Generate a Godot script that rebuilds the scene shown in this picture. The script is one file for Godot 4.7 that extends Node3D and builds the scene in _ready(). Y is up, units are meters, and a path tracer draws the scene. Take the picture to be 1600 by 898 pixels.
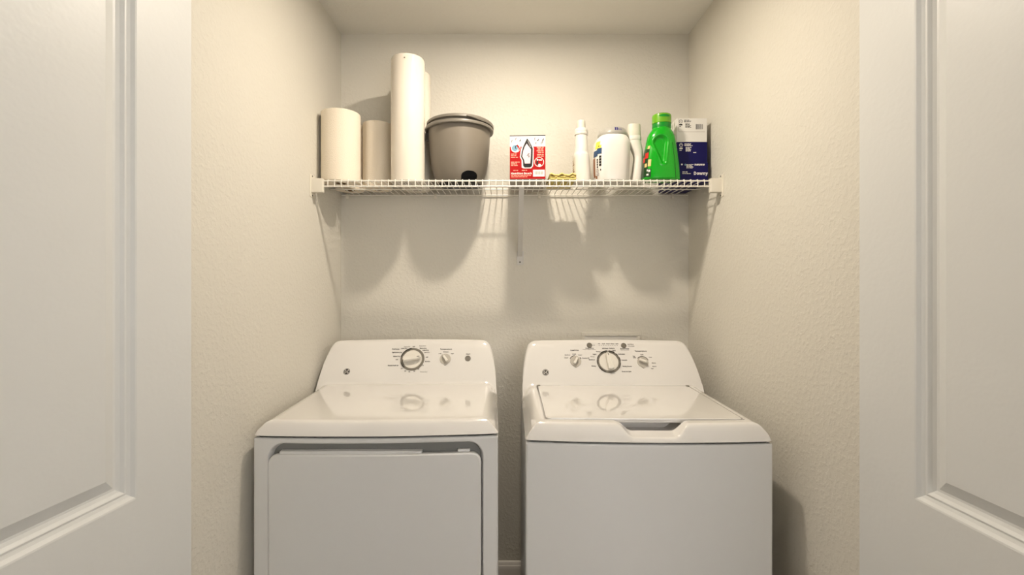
extends Node3D
# A laundry closet seen through its two open panel doors. Metres; x right, y up, z towards the hall; the closet's back wall is z = 0.

const DECK := 1.731        # top of the shelf wires
const WL := -0.731         # closet side walls
const WR := 0.824
const CEIL := 2.448

# ------------------------------------------------------------------ mesh builder
class Shape:
	var t := PackedVector3Array()
	var xf := Transform3D()
	var start := 0

	func tri(a: Vector3, b: Vector3, c: Vector3) -> void:
		t.append(xf * a); t.append(xf * b); t.append(xf * c)

	func quad(a: Vector3, b: Vector3, c: Vector3, d: Vector3) -> void:
		tri(a, b, c); tri(a, c, d)

	static func steps(stops: Array, step: float) -> Array:
		var o := []
		for i in stops.size() - 1:
			var n := maxi(1, int(ceil((stops[i + 1] - stops[i]) / step - 0.001)))
			for k in n:
				o.append(lerpf(stops[i], stops[i + 1], float(k) / n))
		o.append(stops[-1])
		return o

	func begin() -> void:
		start = t.size()

	func close() -> void:            # orients a closed piece outwards
		var vol := 0.0
		var o := t[start]
		for i in range(start, t.size(), 3):
			vol += (t[i] - o).dot((t[i + 1] - o).cross(t[i + 2] - o))
		if vol > 0.0:
			flip()

	func face(dir: Vector3) -> void: # orients an open sheet towards dir
		var n := Vector3.ZERO
		for i in range(start, t.size(), 3):
			n += (t[i + 2] - t[i]).cross(t[i + 1] - t[i])
		if n.dot(xf.basis * dir) < 0.0:
			flip()

	func away(c: Vector3) -> void:   # orients an open sheet away from a point
		var s := 0.0
		var o := xf * c
		for i in range(start, t.size(), 3):
			s += (t[i + 2] - t[i]).cross(t[i + 1] - t[i]).dot(t[i] - o)
		if s < 0.0:
			flip()

	func flip() -> void:
		for i in range(start, t.size(), 3):
			var k := t[i + 1]
			t[i + 1] = t[i + 2]
			t[i + 2] = k

	func strip(a: PackedVector3Array, b: PackedVector3Array, closed: bool) -> void:
		var n := a.size()
		for i in (n if closed else n - 1):
			var j := (i + 1) % n
			quad(a[i], a[j], b[j], b[i])

	func cap(a: PackedVector3Array) -> void:
		var c := Vector3.ZERO
		for p in a:
			c += p
		c /= a.size()
		for i in a.size():
			tri(c, a[i], a[(i + 1) % a.size()])

	func loft(sec: Array, cap0 := true, cap1 := true) -> void:
		begin()
		for i in sec.size() - 1:
			strip(sec[i], sec[i + 1], true)
		if cap0:
			cap(sec[0])
		if cap1:
			cap(sec[-1])
		close()

	func ring_loft(sec: Array) -> void:  # sections joined round to the first: a tube wall
		begin()
		for i in sec.size():
			strip(sec[i], sec[(i + 1) % sec.size()], true)
		close()

	static func rrect(hx: float, hy: float, r: float, n := 5) -> PackedVector2Array:
		var o := PackedVector2Array()
		r = minf(r, minf(hx, hy))
		for q in 4:
			var cx := (hx - r) * (1.0 if q == 0 or q == 3 else -1.0)
			var cy := (hy - r) * (1.0 if q < 2 else -1.0)
			for i in n + 1:
				var a := PI / 2 * (q + float(i) / n)
				o.append(Vector2(cx + r * cos(a), cy + r * sin(a)))
		return o

	# box with rounded edges: centre, size, edge radius, corner radius seen along its axis (0 x, 1 y, 2 z)
	func box(c: Vector3, s: Vector3, e := 0.0, r := -1.0, axis := 2, n := 3) -> void:
		var h := s / 2.0
		var u := [Vector2(h.y, h.z), Vector2(h.z, h.x), Vector2(h.x, h.y)][axis] as Vector2
		var w: float = h[axis]
		if r < 0.0:
			r = e
		var lv := []
		if e <= 0.0:
			lv = [Vector2(-w, 0), Vector2(w, 0)]
		else:
			lv = [Vector2(-w, e), Vector2(-w + e * 0.3, e * 0.3), Vector2(-w + e, 0), Vector2(w - e, 0), Vector2(w - e * 0.3, e * 0.3), Vector2(w, e)]
		var sec := []
		for l in lv:
			var a := PackedVector3Array()
			var q: PackedVector2Array
			if r <= 0.0:
				q = PackedVector2Array([Vector2(u.x - l.y, u.y - l.y), Vector2(-u.x + l.y, u.y - l.y), Vector2(-u.x + l.y, -u.y + l.y), Vector2(u.x - l.y, -u.y + l.y)])
			else:
				q = rrect(u.x - l.y, u.y - l.y, maxf(r - l.y, 0.0002), n)
			for p in q:
				var v := Vector3(p.x, p.y, l.x)
				if axis == 0:
					v = Vector3(l.x, p.x, p.y)
				elif axis == 1:
					v = Vector3(p.y, l.x, p.x)
				a.append(c + v)
			sec.append(a)
		loft(sec)

	# turned shape: pairs of radius, height
	func lathe(p: Array, n := 40, sx := 1.0, sz := 1.0, at := Vector3.ZERO) -> void:
		var sec := []
		for v in p:
			var a := PackedVector3Array()
			for i in n:
				var w := TAU * i / n
				a.append(at + Vector3(v.x * sx * sin(w), v.y, v.x * sz * cos(w)))
			sec.append(a)
		loft(sec)

	func ring(p: Array, n := 48, at := Vector3.ZERO) -> void:   # closed profile turned round the axis
		var sec := []
		for v in p:
			var a := PackedVector3Array()
			for i in n:
				var w := TAU * i / n
				a.append(at + Vector3(v.x * sin(w), v.y, v.x * cos(w)))
			sec.append(a)
		ring_loft(sec)

	func tube(path: PackedVector3Array, r: float, n := 8) -> void:
		var sec := []
		var side := Vector3.ZERO
		for i in path.size():
			var d := (path[mini(i + 1, path.size() - 1)] - path[maxi(i - 1, 0)]).normalized()
			if side == Vector3.ZERO:
				side = d.cross(Vector3.UP if absf(d.y) < 0.9 else Vector3.RIGHT).normalized()
			side = (side - d * side.dot(d)).normalized()
			var up := d.cross(side)
			var a := PackedVector3Array()
			for k in n:
				a.append(path[i] + (side * cos(TAU * k / n) + up * sin(TAU * k / n)) * r)
			sec.append(a)
		loft(sec)

	# flat outline in x, y from z0 to z1
	func prism(p: PackedVector2Array, z0: float, z1: float) -> void:
		begin()
		var ix := Geometry2D.triangulate_polygon(p)
		var sgn := 1.0 if Geometry2D.is_polygon_clockwise(p) else -1.0
		for i in range(0, ix.size(), 3):
			var a := p[ix[i]]
			var b := p[ix[i + 1]]
			var c := p[ix[i + 2]]
			if (b - a).cross(c - a) > 0.0:
				var k := b
				b = c
				c = k
			tri(Vector3(a.x, a.y, z1), Vector3(b.x, b.y, z1), Vector3(c.x, c.y, z1))
			tri(Vector3(a.x, a.y, z0), Vector3(c.x, c.y, z0), Vector3(b.x, b.y, z0))
		for i in p.size():
			var a := p[i]
			var b := p[(i + 1) % p.size()]
			if sgn > 0.0:
				quad(Vector3(a.x, a.y, z0), Vector3(b.x, b.y, z0), Vector3(b.x, b.y, z1), Vector3(a.x, a.y, z1))
			else:
				quad(Vector3(b.x, b.y, z0), Vector3(a.x, a.y, z0), Vector3(a.x, a.y, z1), Vector3(b.x, b.y, z1))

	func disc(c: Vector2, r: float, z0: float, z1: float, n := 20) -> void:
		var p := PackedVector2Array()
		for i in n:
			p.append(c + Vector2.from_angle(TAU * i / n) * r)
		prism(p, z0, z1)

	func hoop(c: Vector2, r0: float, r1: float, z0: float, z1: float, a0 := 0.0, a1 := TAU, n := 32) -> void:
		for i in n:
			var u := a0 + (a1 - a0) * i / n
			var v := a0 + (a1 - a0) * (i + 1) / n
			prism(PackedVector2Array([c + Vector2.from_angle(u) * r0, c + Vector2.from_angle(u) * r1, c + Vector2.from_angle(v) * r1, c + Vector2.from_angle(v) * r0]), z0, z1)

	func rect(x: float, y: float, w: float, h: float, z0: float, z1: float) -> void:   # centre and size
		prism(PackedVector2Array([Vector2(x - w / 2, y - h / 2), Vector2(x + w / 2, y - h / 2), Vector2(x + w / 2, y + h / 2), Vector2(x - w / 2, y + h / 2)]), z0, z1)

	func field(us: Array, vs: Array, f: Callable) -> void:   # open sheet of points f(u, v)
		begin()
		var prev := PackedVector3Array()
		for v in vs:
			var row := PackedVector3Array()
			for u in us:
				row.append(f.call(u, v))
			if prev.size():
				strip(prev, row, false)
			prev = row

	func text(s: String, em: float, at: Vector2, z: float, font: Font, align := 0, turn := 0.0) -> void:
		var m := TextMesh.new()
		m.text = s
		m.font = font
		m.font_size = 48
		m.pixel_size = em / 48.0
		m.depth = 0.0003
		m.curve_step = 3.0
		m.horizontal_alignment = [HORIZONTAL_ALIGNMENT_LEFT, HORIZONTAL_ALIGNMENT_CENTER, HORIZONTAL_ALIGNMENT_RIGHT][align + 1]
		var r := m.get_mesh_arrays()
		var v: PackedVector3Array = r[Mesh.ARRAY_VERTEX]
		var lo := INF
		var hi := -INF
		for p in v:
			lo = minf(lo, p.x)
			hi = maxf(hi, p.x)
		var shift := [-lo, -(lo + hi) / 2.0, -hi][align + 1] as float
		var put := Transform3D(Basis(Vector3(0, 0, 1), turn), Vector3(at.x, at.y, z)) * Transform3D(Basis(), Vector3(shift, 0, 0))
		var idx = r[Mesh.ARRAY_INDEX]
		if idx != null and idx.size():
			for i in range(0, idx.size(), 3):
				tri(put * v[idx[i]], put * v[idx[i + 1]], put * v[idx[i + 2]])
		else:
			for i in range(0, v.size(), 3):
				tri(put * v[i], put * v[i + 1], put * v[i + 2])

	func mesh(mat: Material, crease := 35.0) -> ArrayMesh:
		var lim := cos(deg_to_rad(crease))
		var fn := PackedVector3Array()
		var un := PackedVector3Array()
		var at := {}
		var keys := []
		for i in range(0, t.size(), 3):
			var n := (t[i + 2] - t[i]).cross(t[i + 1] - t[i])
			fn.append(n)
			un.append(n.normalized())
			for k in 3:
				var key := Vector3i((t[i + k] * 200000.0).round())
				keys.append(key)
				if at.has(key):
					at[key].append(i / 3)
				else:
					at[key] = [i / 3]
		var vs := PackedVector3Array()
		var ns := PackedVector3Array()
		for f in fn.size():
			if fn[f].length_squared() < 1e-22:
				continue
			for k in 3:
				var s := Vector3.ZERO
				for g in at[keys[f * 3 + k]]:
					if un[g].dot(un[f]) > lim:
						s += fn[g]
				vs.append(t[f * 3 + k])
				ns.append(s.normalized())
		var arr := []
		arr.resize(Mesh.ARRAY_MAX)
		arr[Mesh.ARRAY_VERTEX] = vs
		arr[Mesh.ARRAY_NORMAL] = ns
		var m := ArrayMesh.new()
		m.add_surface_from_arrays(Mesh.PRIMITIVE_TRIANGLES, arr)
		m.surface_set_material(0, mat)
		return m


# ------------------------------------------------------------------ naming and tagging
var used := {}

func numbered(parent: Node, called: String) -> String:
	var key := str(parent.get_instance_id()) + called
	used[key] = used.get(key, -1) + 1
	return called if used[key] == 0 else "%s_%03d" % [called, used[key]]

func part(called: String, sh: Shape, mat: Material, parent: Node = self, crease := 35.0) -> MeshInstance3D:
	var o := hang(called, sh.mesh(mat, crease), parent)
	if called.ends_with("_print") or called.ends_with("_lettering"):
		o.set_meta("kind", "stuff")      # print too small to pick apart
	return o

func hang(called: String, m: Mesh, parent: Node = self) -> MeshInstance3D:
	var o := MeshInstance3D.new()
	o.mesh = m
	o.name = numbered(parent, called)
	parent.add_child(o, true)
	return o

func tag(o: Node, label: String, category: String, group := "") -> void:
	o.set_meta("label", label)
	o.set_meta("category", category)
	if group:
		o.set_meta("group", group)

func thing(called: String, label: String, category: String, at := Vector3.ZERO, turn := 0.0, group := "") -> Node3D:
	var o := Node3D.new()
	o.name = numbered(self, called)
	add_child(o, true)
	o.position = at
	o.rotation.y = turn
	tag(o, label, category, group)
	return o

func struct(called: String, sh: Shape, mat: Material, label: String, category: String) -> MeshInstance3D:
	var o := part(called, sh, mat)
	o.set_meta("kind", "structure")
	tag(o, label, category)
	return o

static func smin(a: float, b: float, k: float) -> float:
	var h := maxf(k - absf(a - b), 0.0) / k
	return minf(a, b) - h * h * k * 0.25

static func smax(a: float, b: float, k: float) -> float:
	return -smin(-a, -b, k)

static func lines(stops: Array, step: float) -> Array:   # grid lines through all stops
	var o := []
	for i in stops.size() - 1:
		var n := maxi(1, int(ceil((stops[i + 1] - stops[i]) / step - 0.001)))
		for k in n:
			o.append(lerpf(stops[i], stops[i + 1], float(k) / n))
	o.append(stops[-1])
	return o

# ------------------------------------------------------------------ materials
var M := {}
var sans: Font
var bold: Font

func mat(called: String, c: Color, rough: float, spec := 0.5) -> StandardMaterial3D:
	var m := StandardMaterial3D.new()
	m.resource_name = called
	m.albedo_color = c
	m.roughness = rough
	m.metallic_specular = spec
	M[called] = m
	return m

func relief(m: StandardMaterial3D, freq: float, octaves: int, tile: float, depth_cm: float, ramp: Array, kind := FastNoiseLite.TYPE_SIMPLEX_SMOOTH, size := 1024) -> void:
	var n := FastNoiseLite.new()
	n.seed = 7
	n.noise_type = kind
	n.frequency = freq
	n.fractal_octaves = octaves
	n.fractal_gain = 0.55
	var t := NoiseTexture2D.new()
	t.width = size
	t.height = size
	t.seamless = true
	t.noise = n
	var g := Gradient.new()
	g.offsets = PackedFloat32Array([ramp[0], ramp[1]])
	g.colors = PackedColorArray([Color.BLACK, Color.WHITE])
	t.color_ramp = g
	m.heightmap_enabled = true
	m.heightmap_texture = t
	m.heightmap_scale = depth_cm
	m.uv1_triplanar = true
	m.uv1_world_triplanar = true
	m.uv1_scale = Vector3.ONE / tile

func materials() -> void:
	relief(mat("wall_paint", Color(0.83, 0.815, 0.775), 0.75, 0.35), 0.026, 3, 0.5, 0.06, [0.40, 0.78])
	relief(mat("ceiling_paint", Color(0.89, 0.88, 0.85), 0.85, 0.3), 0.02, 3, 0.6, 0.05, [0.4, 0.8])
	mat("trim_paint", Color(0.88, 0.865, 0.84), 0.4)
	relief(mat("door_paint", Color(0.84, 0.845, 0.84), 0.42), 0.02, 2, 0.4, 0.012, [0.2, 0.8])
	relief(mat("floor_tile", Color(0.56, 0.51, 0.455), 0.4), 0.01, 3, 0.8, 0.03, [0.3, 0.8])
	mat("enamel", Color(0.855, 0.845, 0.83), 0.08)
	M.enamel.clearcoat_enabled = true
	M.enamel.clearcoat = 1.0
	M.enamel.clearcoat_roughness = 0.03
	mat("enamel_front", Color(0.875, 0.875, 0.87), 0.3)
	mat("liner_grey", Color(0.50, 0.50, 0.49), 0.45)
	mat("seam_dark", Color(0.09, 0.085, 0.08), 0.7)
	mat("knob_white", Color(0.86, 0.845, 0.81), 0.3)
	mat("bezel_grey", Color(0.46, 0.44, 0.40), 0.35)
	mat("bezel_light", Color(0.70, 0.68, 0.64), 0.35)
	mat("button_grey", Color(0.42, 0.40, 0.36), 0.35)
	mat("ink", Color(0.10, 0.09, 0.08), 0.6)
	mat("ink_grey", Color(0.40, 0.38, 0.35), 0.6)
	mat("wire_white", Color(0.90, 0.885, 0.85), 0.35)
	mat("bracket_white", Color(0.87, 0.85, 0.80), 0.4)
	mat("brace_metal", Color(0.78, 0.77, 0.75), 0.35)
	mat("screw", Color(0.2, 0.19, 0.17), 0.4)
	relief(mat("paper", Color(0.93, 0.89, 0.82), 0.9, 0.2), 0.05, 2, 0.25, 0.05, [0.3, 0.8])
	mat("cardboard", Color(0.45, 0.33, 0.21), 0.85)
	var film := mat("film", Color(0.97, 0.96, 0.94, 0.35), 0.14)
	film.transparency = BaseMaterial3D.TRANSPARENCY_ALPHA
	mat("bucket_taupe", Color(0.47, 0.44, 0.395), 0.42)
	mat("bucket_rim", Color(0.44, 0.42, 0.385), 0.36)
	mat("bucket_badge", Color(0.03, 0.032, 0.05), 0.4, 0.25)
	mat("print_red", Color(0.64, 0.065, 0.075), 0.45, 0.3)
	mat("print_white", Color(0.92, 0.90, 0.87), 0.4)
	mat("print_pink", Color(0.92, 0.60, 0.52), 0.45)
	mat("print_grey", Color(0.52, 0.50, 0.50), 0.45)
	mat("print_black", Color(0.05, 0.045, 0.05), 0.4)
	mat("print_lilac", Color(0.86, 0.76, 0.78), 0.4)
	mat("print_blue", Color(0.45, 0.60, 0.68), 0.4)
	mat("carton_grey", Color(0.66, 0.63, 0.59), 0.8)
	mat("carton_white", Color(0.86, 0.85, 0.83), 0.55)
	mat("carton_navy", Color(0.065, 0.05, 0.30), 0.5, 0.3)
	mat("carton_navy_dark", Color(0.035, 0.03, 0.10), 0.4)
	mat("leaf_print", Color(0.42, 0.46, 0.27), 0.5)
	relief(mat("cloth_yellow", Color(0.86, 0.79, 0.50), 0.95, 0.2), 0.08, 2, 0.12, 0.12, [0.3, 0.7], FastNoiseLite.TYPE_SIMPLEX_SMOOTH, 512)
	mat("cloth_edge", Color(0.42, 0.33, 0.12), 0.9)
	mat("plastic_white", Color(0.84, 0.825, 0.79), 0.32)
	mat("plastic_cream", Color(0.82, 0.80, 0.74), 0.38)
	mat("plastic_tub", Color(0.85, 0.835, 0.81), 0.25)
	mat("lid_silver", Color(0.62, 0.61, 0.58), 0.28)
	mat("lid_blue", Color(0.13, 0.11, 0.42), 0.35)
	mat("label_yellow", Color(0.90, 0.80, 0.30), 0.4)
	mat("label_blue", Color(0.14, 0.26, 0.40), 0.4)
	mat("label_brown", Color(0.55, 0.38, 0.27), 0.5)
	mat("green_plastic", Color(0.03, 0.62, 0.08), 0.22)
	mat("green_dark", Color(0.02, 0.22, 0.06), 0.35)
	mat("green_cap", Color(0.40, 0.64, 0.13), 0.2)
	mat("green_collar", Color(0.03, 0.52, 0.14), 0.25)
	mat("label_red", Color(0.75, 0.12, 0.08), 0.4)
	mat("label_peach", Color(0.85, 0.74, 0.48), 0.4)
	mat("fitting_white", Color(0.85, 0.85, 0.84), 0.4)
	var pane := mat("pane", Color(1, 1, 1, 0.04), 0.02)
	pane.transparency = BaseMaterial3D.TRANSPARENCY_ALPHA
	var glow := mat("lamp_glow", Color(0.9, 0.88, 0.82), 0.5)
	glow.emission_enabled = true
	glow.emission = Color(1.0, 0.90, 0.76)
	glow.emission_energy_multiplier = 2.0

# ------------------------------------------------------------------ scene
func _ready() -> void:
	sans = SystemFont.new()
	sans.font_names = PackedStringArray(["Droid Sans"])
	bold = SystemFont.new()
	bold.font_names = PackedStringArray(["Droid Sans"])
	bold.font_weight = 700

	# camera
	var cam := Camera3D.new()
	cam.name = "camera"
	cam.projection = Camera3D.PROJECTION_FRUSTUM
	cam.keep_aspect = Camera3D.KEEP_HEIGHT
	cam.near = 0.05
	cam.size = 898.0 / 711.0 * cam.near
	cam.frustum_offset = Vector2(12.0, -11.0) / 711.0 * cam.near
	cam.far = 30.0
	cam.position = Vector3(0, 1.345, 2.037)
	add_child(cam)
	cam.current = true
	# environment and exposure
	var we := WorldEnvironment.new()
	we.name = "world"
	var env := Environment.new()
	env.background_mode = Environment.BG_COLOR
	env.background_color = Color(1.0, 0.985, 0.97)      # bright sky outside the hall window
	env.background_energy_multiplier = 6.8
	env.tonemap_mode = Environment.TONE_MAPPER_LINEAR
	env.tonemap_exposure = 1.0
	env.sdfgi_enabled = true
	env.ssao_enabled = true
	env.ssil_enabled = true
	we.environment = env
	add_child(we)
	materials()
	# lamps: one in the closet, one in the hall behind the camera; the hall also has a window
	ceiling_lamp("closet_lamp", Vector3(0.05, CEIL, 0.69), 0.042, 1.66, Color(1.0, 0.945, 0.87), "small round flush ceiling lamp inside the closet above the shelf")
	ceiling_lamp("hall_lamp", Vector3(-1.05, CEIL, 1.95), 0.13, 0.75, Color(1.0, 0.96, 0.92), "round flush ceiling lamp in the hall left of the viewer")

	shell()
	doors()
	dryer()
	washer()
	shelf()
	outlet_box()
	towels()
	bucket()
	iron_box()
	cloth()
	white_bottles()
	tub()
	green_bottle()
	cartons()


func ceiling_lamp(called: String, at: Vector3, r: float, energy: float, c: Color, label: String) -> void:
	var o := thing(called, label, "ceiling lamp", at)
	var s := Shape.new()
	s.ring([Vector2(r, -0.002), Vector2(r + 0.02, -0.002), Vector2(r + 0.02, -0.014), Vector2(r + 0.012, -0.022), Vector2(r, -0.022)], 48)
	part("trim_ring", s, M.fitting_white, o)
	s = Shape.new()
	s.lathe([Vector2(0.001, -0.016), Vector2(r - 0.001, -0.016), Vector2(r - 0.001, -0.002), Vector2(0.001, -0.002)], 48)
	part("diffuser", s, M.lamp_glow, o)
	var l := AreaLight3D.new()
	l.name = "lamp_light"
	l.area_size = Vector2(r * 1.7, r * 1.7)
	l.light_energy = energy
	l.light_color = c
	l.shadow_enabled = true
	l.area_range = 8.0
	l.position = Vector3(0, -0.026, 0)
	l.rotation_degrees = Vector3(-90, 0, 0)
	o.add_child(l)


func slab(called: String, lo: Vector3, hi: Vector3, m: Material, label: String, category: String) -> MeshInstance3D:
	var s := Shape.new()
	s.box((lo + hi) / 2.0, hi - lo)
	return struct(called, s, m, label, category)


func shell() -> void:
	slab("floor", Vector3(-2.2, -0.1, -0.12), Vector3(2.4, 0, 3.6), M.floor_tile, "tan floor under the washer and dryer", "floor")
	slab("ceiling", Vector3(-2.2, CEIL, -0.12), Vector3(2.4, CEIL + 0.1, 3.6), M.ceiling_paint, "off white textured ceiling above the closet", "ceiling")
	slab("wall_back", Vector3(WL - 0.12, 0, -0.12), Vector3(WR + 0.12, CEIL, 0), M.wall_paint, "cream textured wall behind the shelf and the machines", "wall")
	slab("wall_left", Vector3(WL - 0.12, 0, 0), Vector3(WL, CEIL, 0.985), M.wall_paint, "cream textured side wall left of the dryer", "wall")
	slab("wall_right", Vector3(WR, 0, 0), Vector3(WR + 0.12, CEIL, 0.985), M.wall_paint, "cream textured side wall right of the washer", "wall")
	# the hall the viewer stands in
	slab("wall_hall_front_left", Vector3(-2.2, 0, 0.985), Vector3(WL - 0.04, CEIL, 1.08), M.wall_paint, "hall wall behind the open left door", "wall")
	slab("wall_hall_front_right", Vector3(WR + 0.04, 0, 0.985), Vector3(2.4, CEIL, 1.08), M.wall_paint, "hall wall behind the open right door", "wall")
	slab("wall_hall_header", Vector3(WL - 0.04, 2.27, 0.985), Vector3(WR + 0.04, CEIL, 1.08), M.wall_paint, "wall strip above the closet opening", "wall")
	slab("wall_hall_left", Vector3(-2.2, 0, 1.08), Vector3(-2.1, CEIL, 3.5), M.wall_paint, "hall side wall on the left", "wall")
	slab("wall_hall_right", Vector3(2.3, 0, 1.08), Vector3(2.4, CEIL, 3.5), M.wall_paint, "hall side wall on the right", "wall")
	var rw := Shape.new()
	for q in [[-2.2, 0.2, 0.0, CEIL], [1.9, 2.4, 0.0, CEIL], [0.2, 1.9, 0.0, 0.85], [0.2, 1.9, 2.1, CEIL]]:
		rw.box(Vector3((q[0] + q[1]) / 2, (q[2] + q[3]) / 2, 3.55), Vector3(q[1] - q[0], q[3] - q[2], 0.1))
	struct("wall_hall_rear", rw, M.wall_paint, "hall wall behind the viewer with a wide window", "wall")
	var wn := Node3D.new()
	wn.name = "window_1"
	add_child(wn)
	wn.set_meta("kind", "structure")
	tag(wn, "wide white framed window in the hall wall behind the viewer", "window")
	var wf := Shape.new()
	for q in [[0.2, 1.9, 0.85, 0.90], [0.2, 1.9, 2.05, 2.1], [0.2, 0.25, 0.90, 2.05], [1.85, 1.9, 0.90, 2.05], [1.03, 1.07, 0.90, 2.05]]:
		wf.box(Vector3((q[0] + q[1]) / 2, (q[2] + q[3]) / 2, 3.55), Vector3(q[1] - q[0], q[3] - q[2], 0.06))
	part("window_frame", wf, M.trim_paint, wn)
	for q in [[0.25, 1.03], [1.07, 1.85]]:
		var wp := Shape.new()
		wp.box(Vector3((q[0] + q[1]) / 2, 1.475, 3.55), Vector3(q[1] - q[0], 1.15, 0.004))
		part("pane", wp, M.pane, wn)
	# baseboards: a flat board with a stepped, rounded top
	var prof := [Vector2(0, 0), Vector2(0.013, 0), Vector2(0.013, 0.062), Vector2(0.011, 0.068), Vector2(0.011, 0.073), Vector2(0.008, 0.077), Vector2(0.0075, 0.083), Vector2(0.004, 0.090), Vector2(0, 0.092)]
	for side in 3:
		var s := Shape.new()
		var ends := [[Vector3(WL, 0, 0), Vector3(WR, 0, 0), Vector3(0, 0, 1)], [Vector3(WL, 0, 0.013), Vector3(WL, 0, 0.98), Vector3(1, 0, 0)], [Vector3(WR, 0, 0.013), Vector3(WR, 0, 0.98), Vector3(-1, 0, 0)]][side] as Array
		var sec := []
		for e in 2:
			var a := PackedVector3Array()
			for p in prof:
				a.append(ends[e] + ends[2] * p.x + Vector3(0, p.y, 0))
			sec.append(a)
		s.loft(sec)
		struct(["baseboard_back", "baseboard_left", "baseboard_right"][side], s, M.trim_paint, ["white baseboard along the back wall between the machines", "white baseboard along the left closet wall", "white baseboard along the right closet wall"][side], "baseboard")


func doors() -> void:
	var W := 0.762
	var H := 2.2
	var T := 0.035
	# panel moulding: inset from the opening's edge, depth below the stile
	var prof := [Vector2(0, 0), Vector2(0.003, -0.0010), Vector2(0.0085, -0.0062), Vector2(0.014, -0.0092), Vector2(0.0165, -0.0094), Vector2(0.0175, -0.0082), Vector2(0.019, -0.0088), Vector2(0.024, -0.0134), Vector2(0.030, -0.0164), Vector2(0.0345, -0.0168), Vector2(0.058, -0.0062)]
	for k in 2:
		var o := Node3D.new()
		o.name = "door_%d" % (k + 1)
		add_child(o)
		o.set_meta("kind", "structure")
		tag(o, ["white moulded panel door swung open on the left of the closet", "white moulded panel door swung open on the right of the closet"][k], "door")
		# local x runs from the hinge edge to the free edge, local z is the face seen
		if k == 0:
			o.transform = Transform3D(Basis(Vector3(-sin(deg_to_rad(6.7)), 0, cos(deg_to_rad(6.7))), Vector3.UP, Vector3.ZERO), Vector3(-0.7187, 0.012, 0.992))
			o.transform.basis.z = Vector3(cos(deg_to_rad(6.7)), 0, sin(deg_to_rad(6.7)))
		else:
			o.transform = Transform3D(Basis(Vector3(sin(deg_to_rad(1.4)), 0, cos(deg_to_rad(1.4))), Vector3.UP, Vector3.ZERO), Vector3(0.8157, 0.012, 0.992))
			o.transform.basis.z = Vector3(-cos(deg_to_rad(1.4)), 0, sin(deg_to_rad(1.4)))
		var mirror := k == 0
		if mirror:   # keep a right-handed basis: turn the door about and mirror its drawing instead
			o.transform.basis.x = -o.transform.basis.x
		var sg := -1.0 if mirror else 1.0
		var panels := [[0.136, W - 0.136, 0.897, 2.075], [0.136, W - 0.136, 0.24, 0.70]]
		for st in 2:
			var s := Shape.new()
			var x0: float = [0.0, W - 0.136][st]
			s.box(Vector3(sg * (x0 + 0.068), H / 2, -T / 2), Vector3(0.136, H, T))
			part("stile", s, M.door_paint, o)
		for r in [[0.0, 0.24], [0.70, 0.897], [2.075, H]]:
			var s := Shape.new()
			s.box(Vector3(sg * W / 2, (r[0] + r[1]) / 2, -T / 2), Vector3(W - 0.272, r[1] - r[0], T))
			part("rail", s, M.door_paint, o)
		for p in panels:
			var mo := Shape.new()
			var fi := Shape.new()
			for back in 2:
				var sec := []
				for v in prof:
					var z: float = v.y if back == 0 else -T - v.y
					var a := PackedVector3Array()
					for c in [[p[0] + v.x, p[2] + v.x], [p[1] - v.x, p[2] + v.x], [p[1] - v.x, p[3] - v.x], [p[0] + v.x, p[3] - v.x]]:
						a.append(Vector3(sg * c[0], c[1], z))
					sec.append(a)
				mo.begin()
				for i in sec.size() - 1:
					mo.strip(sec[i], sec[i + 1], true)
				mo.face(Vector3(0, 0, 1 if back == 0 else -1))
				fi.begin()
				var f: PackedVector3Array = sec[-1]
				fi.quad(f[0], f[1], f[2], f[3])
				fi.face(Vector3(0, 0, 1 if back == 0 else -1))
			part("panel_moulding", mo, M.door_paint, o, 14.0)
			part("raised_panel", fi, M.door_paint, o)


# ------------------------------------------------------------------ the two machines
# local frame: base centre, x right, front face at z = 0.34 with a slight bow
static func bow(x: float) -> float:
	return 0.016 * (1.0 - (x / 0.343) ** 2)

const FACE_Z := -0.117      # foot of the console's sloped face
const FACE_RISE := 0.156
const FACE_RUN := 0.099

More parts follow.
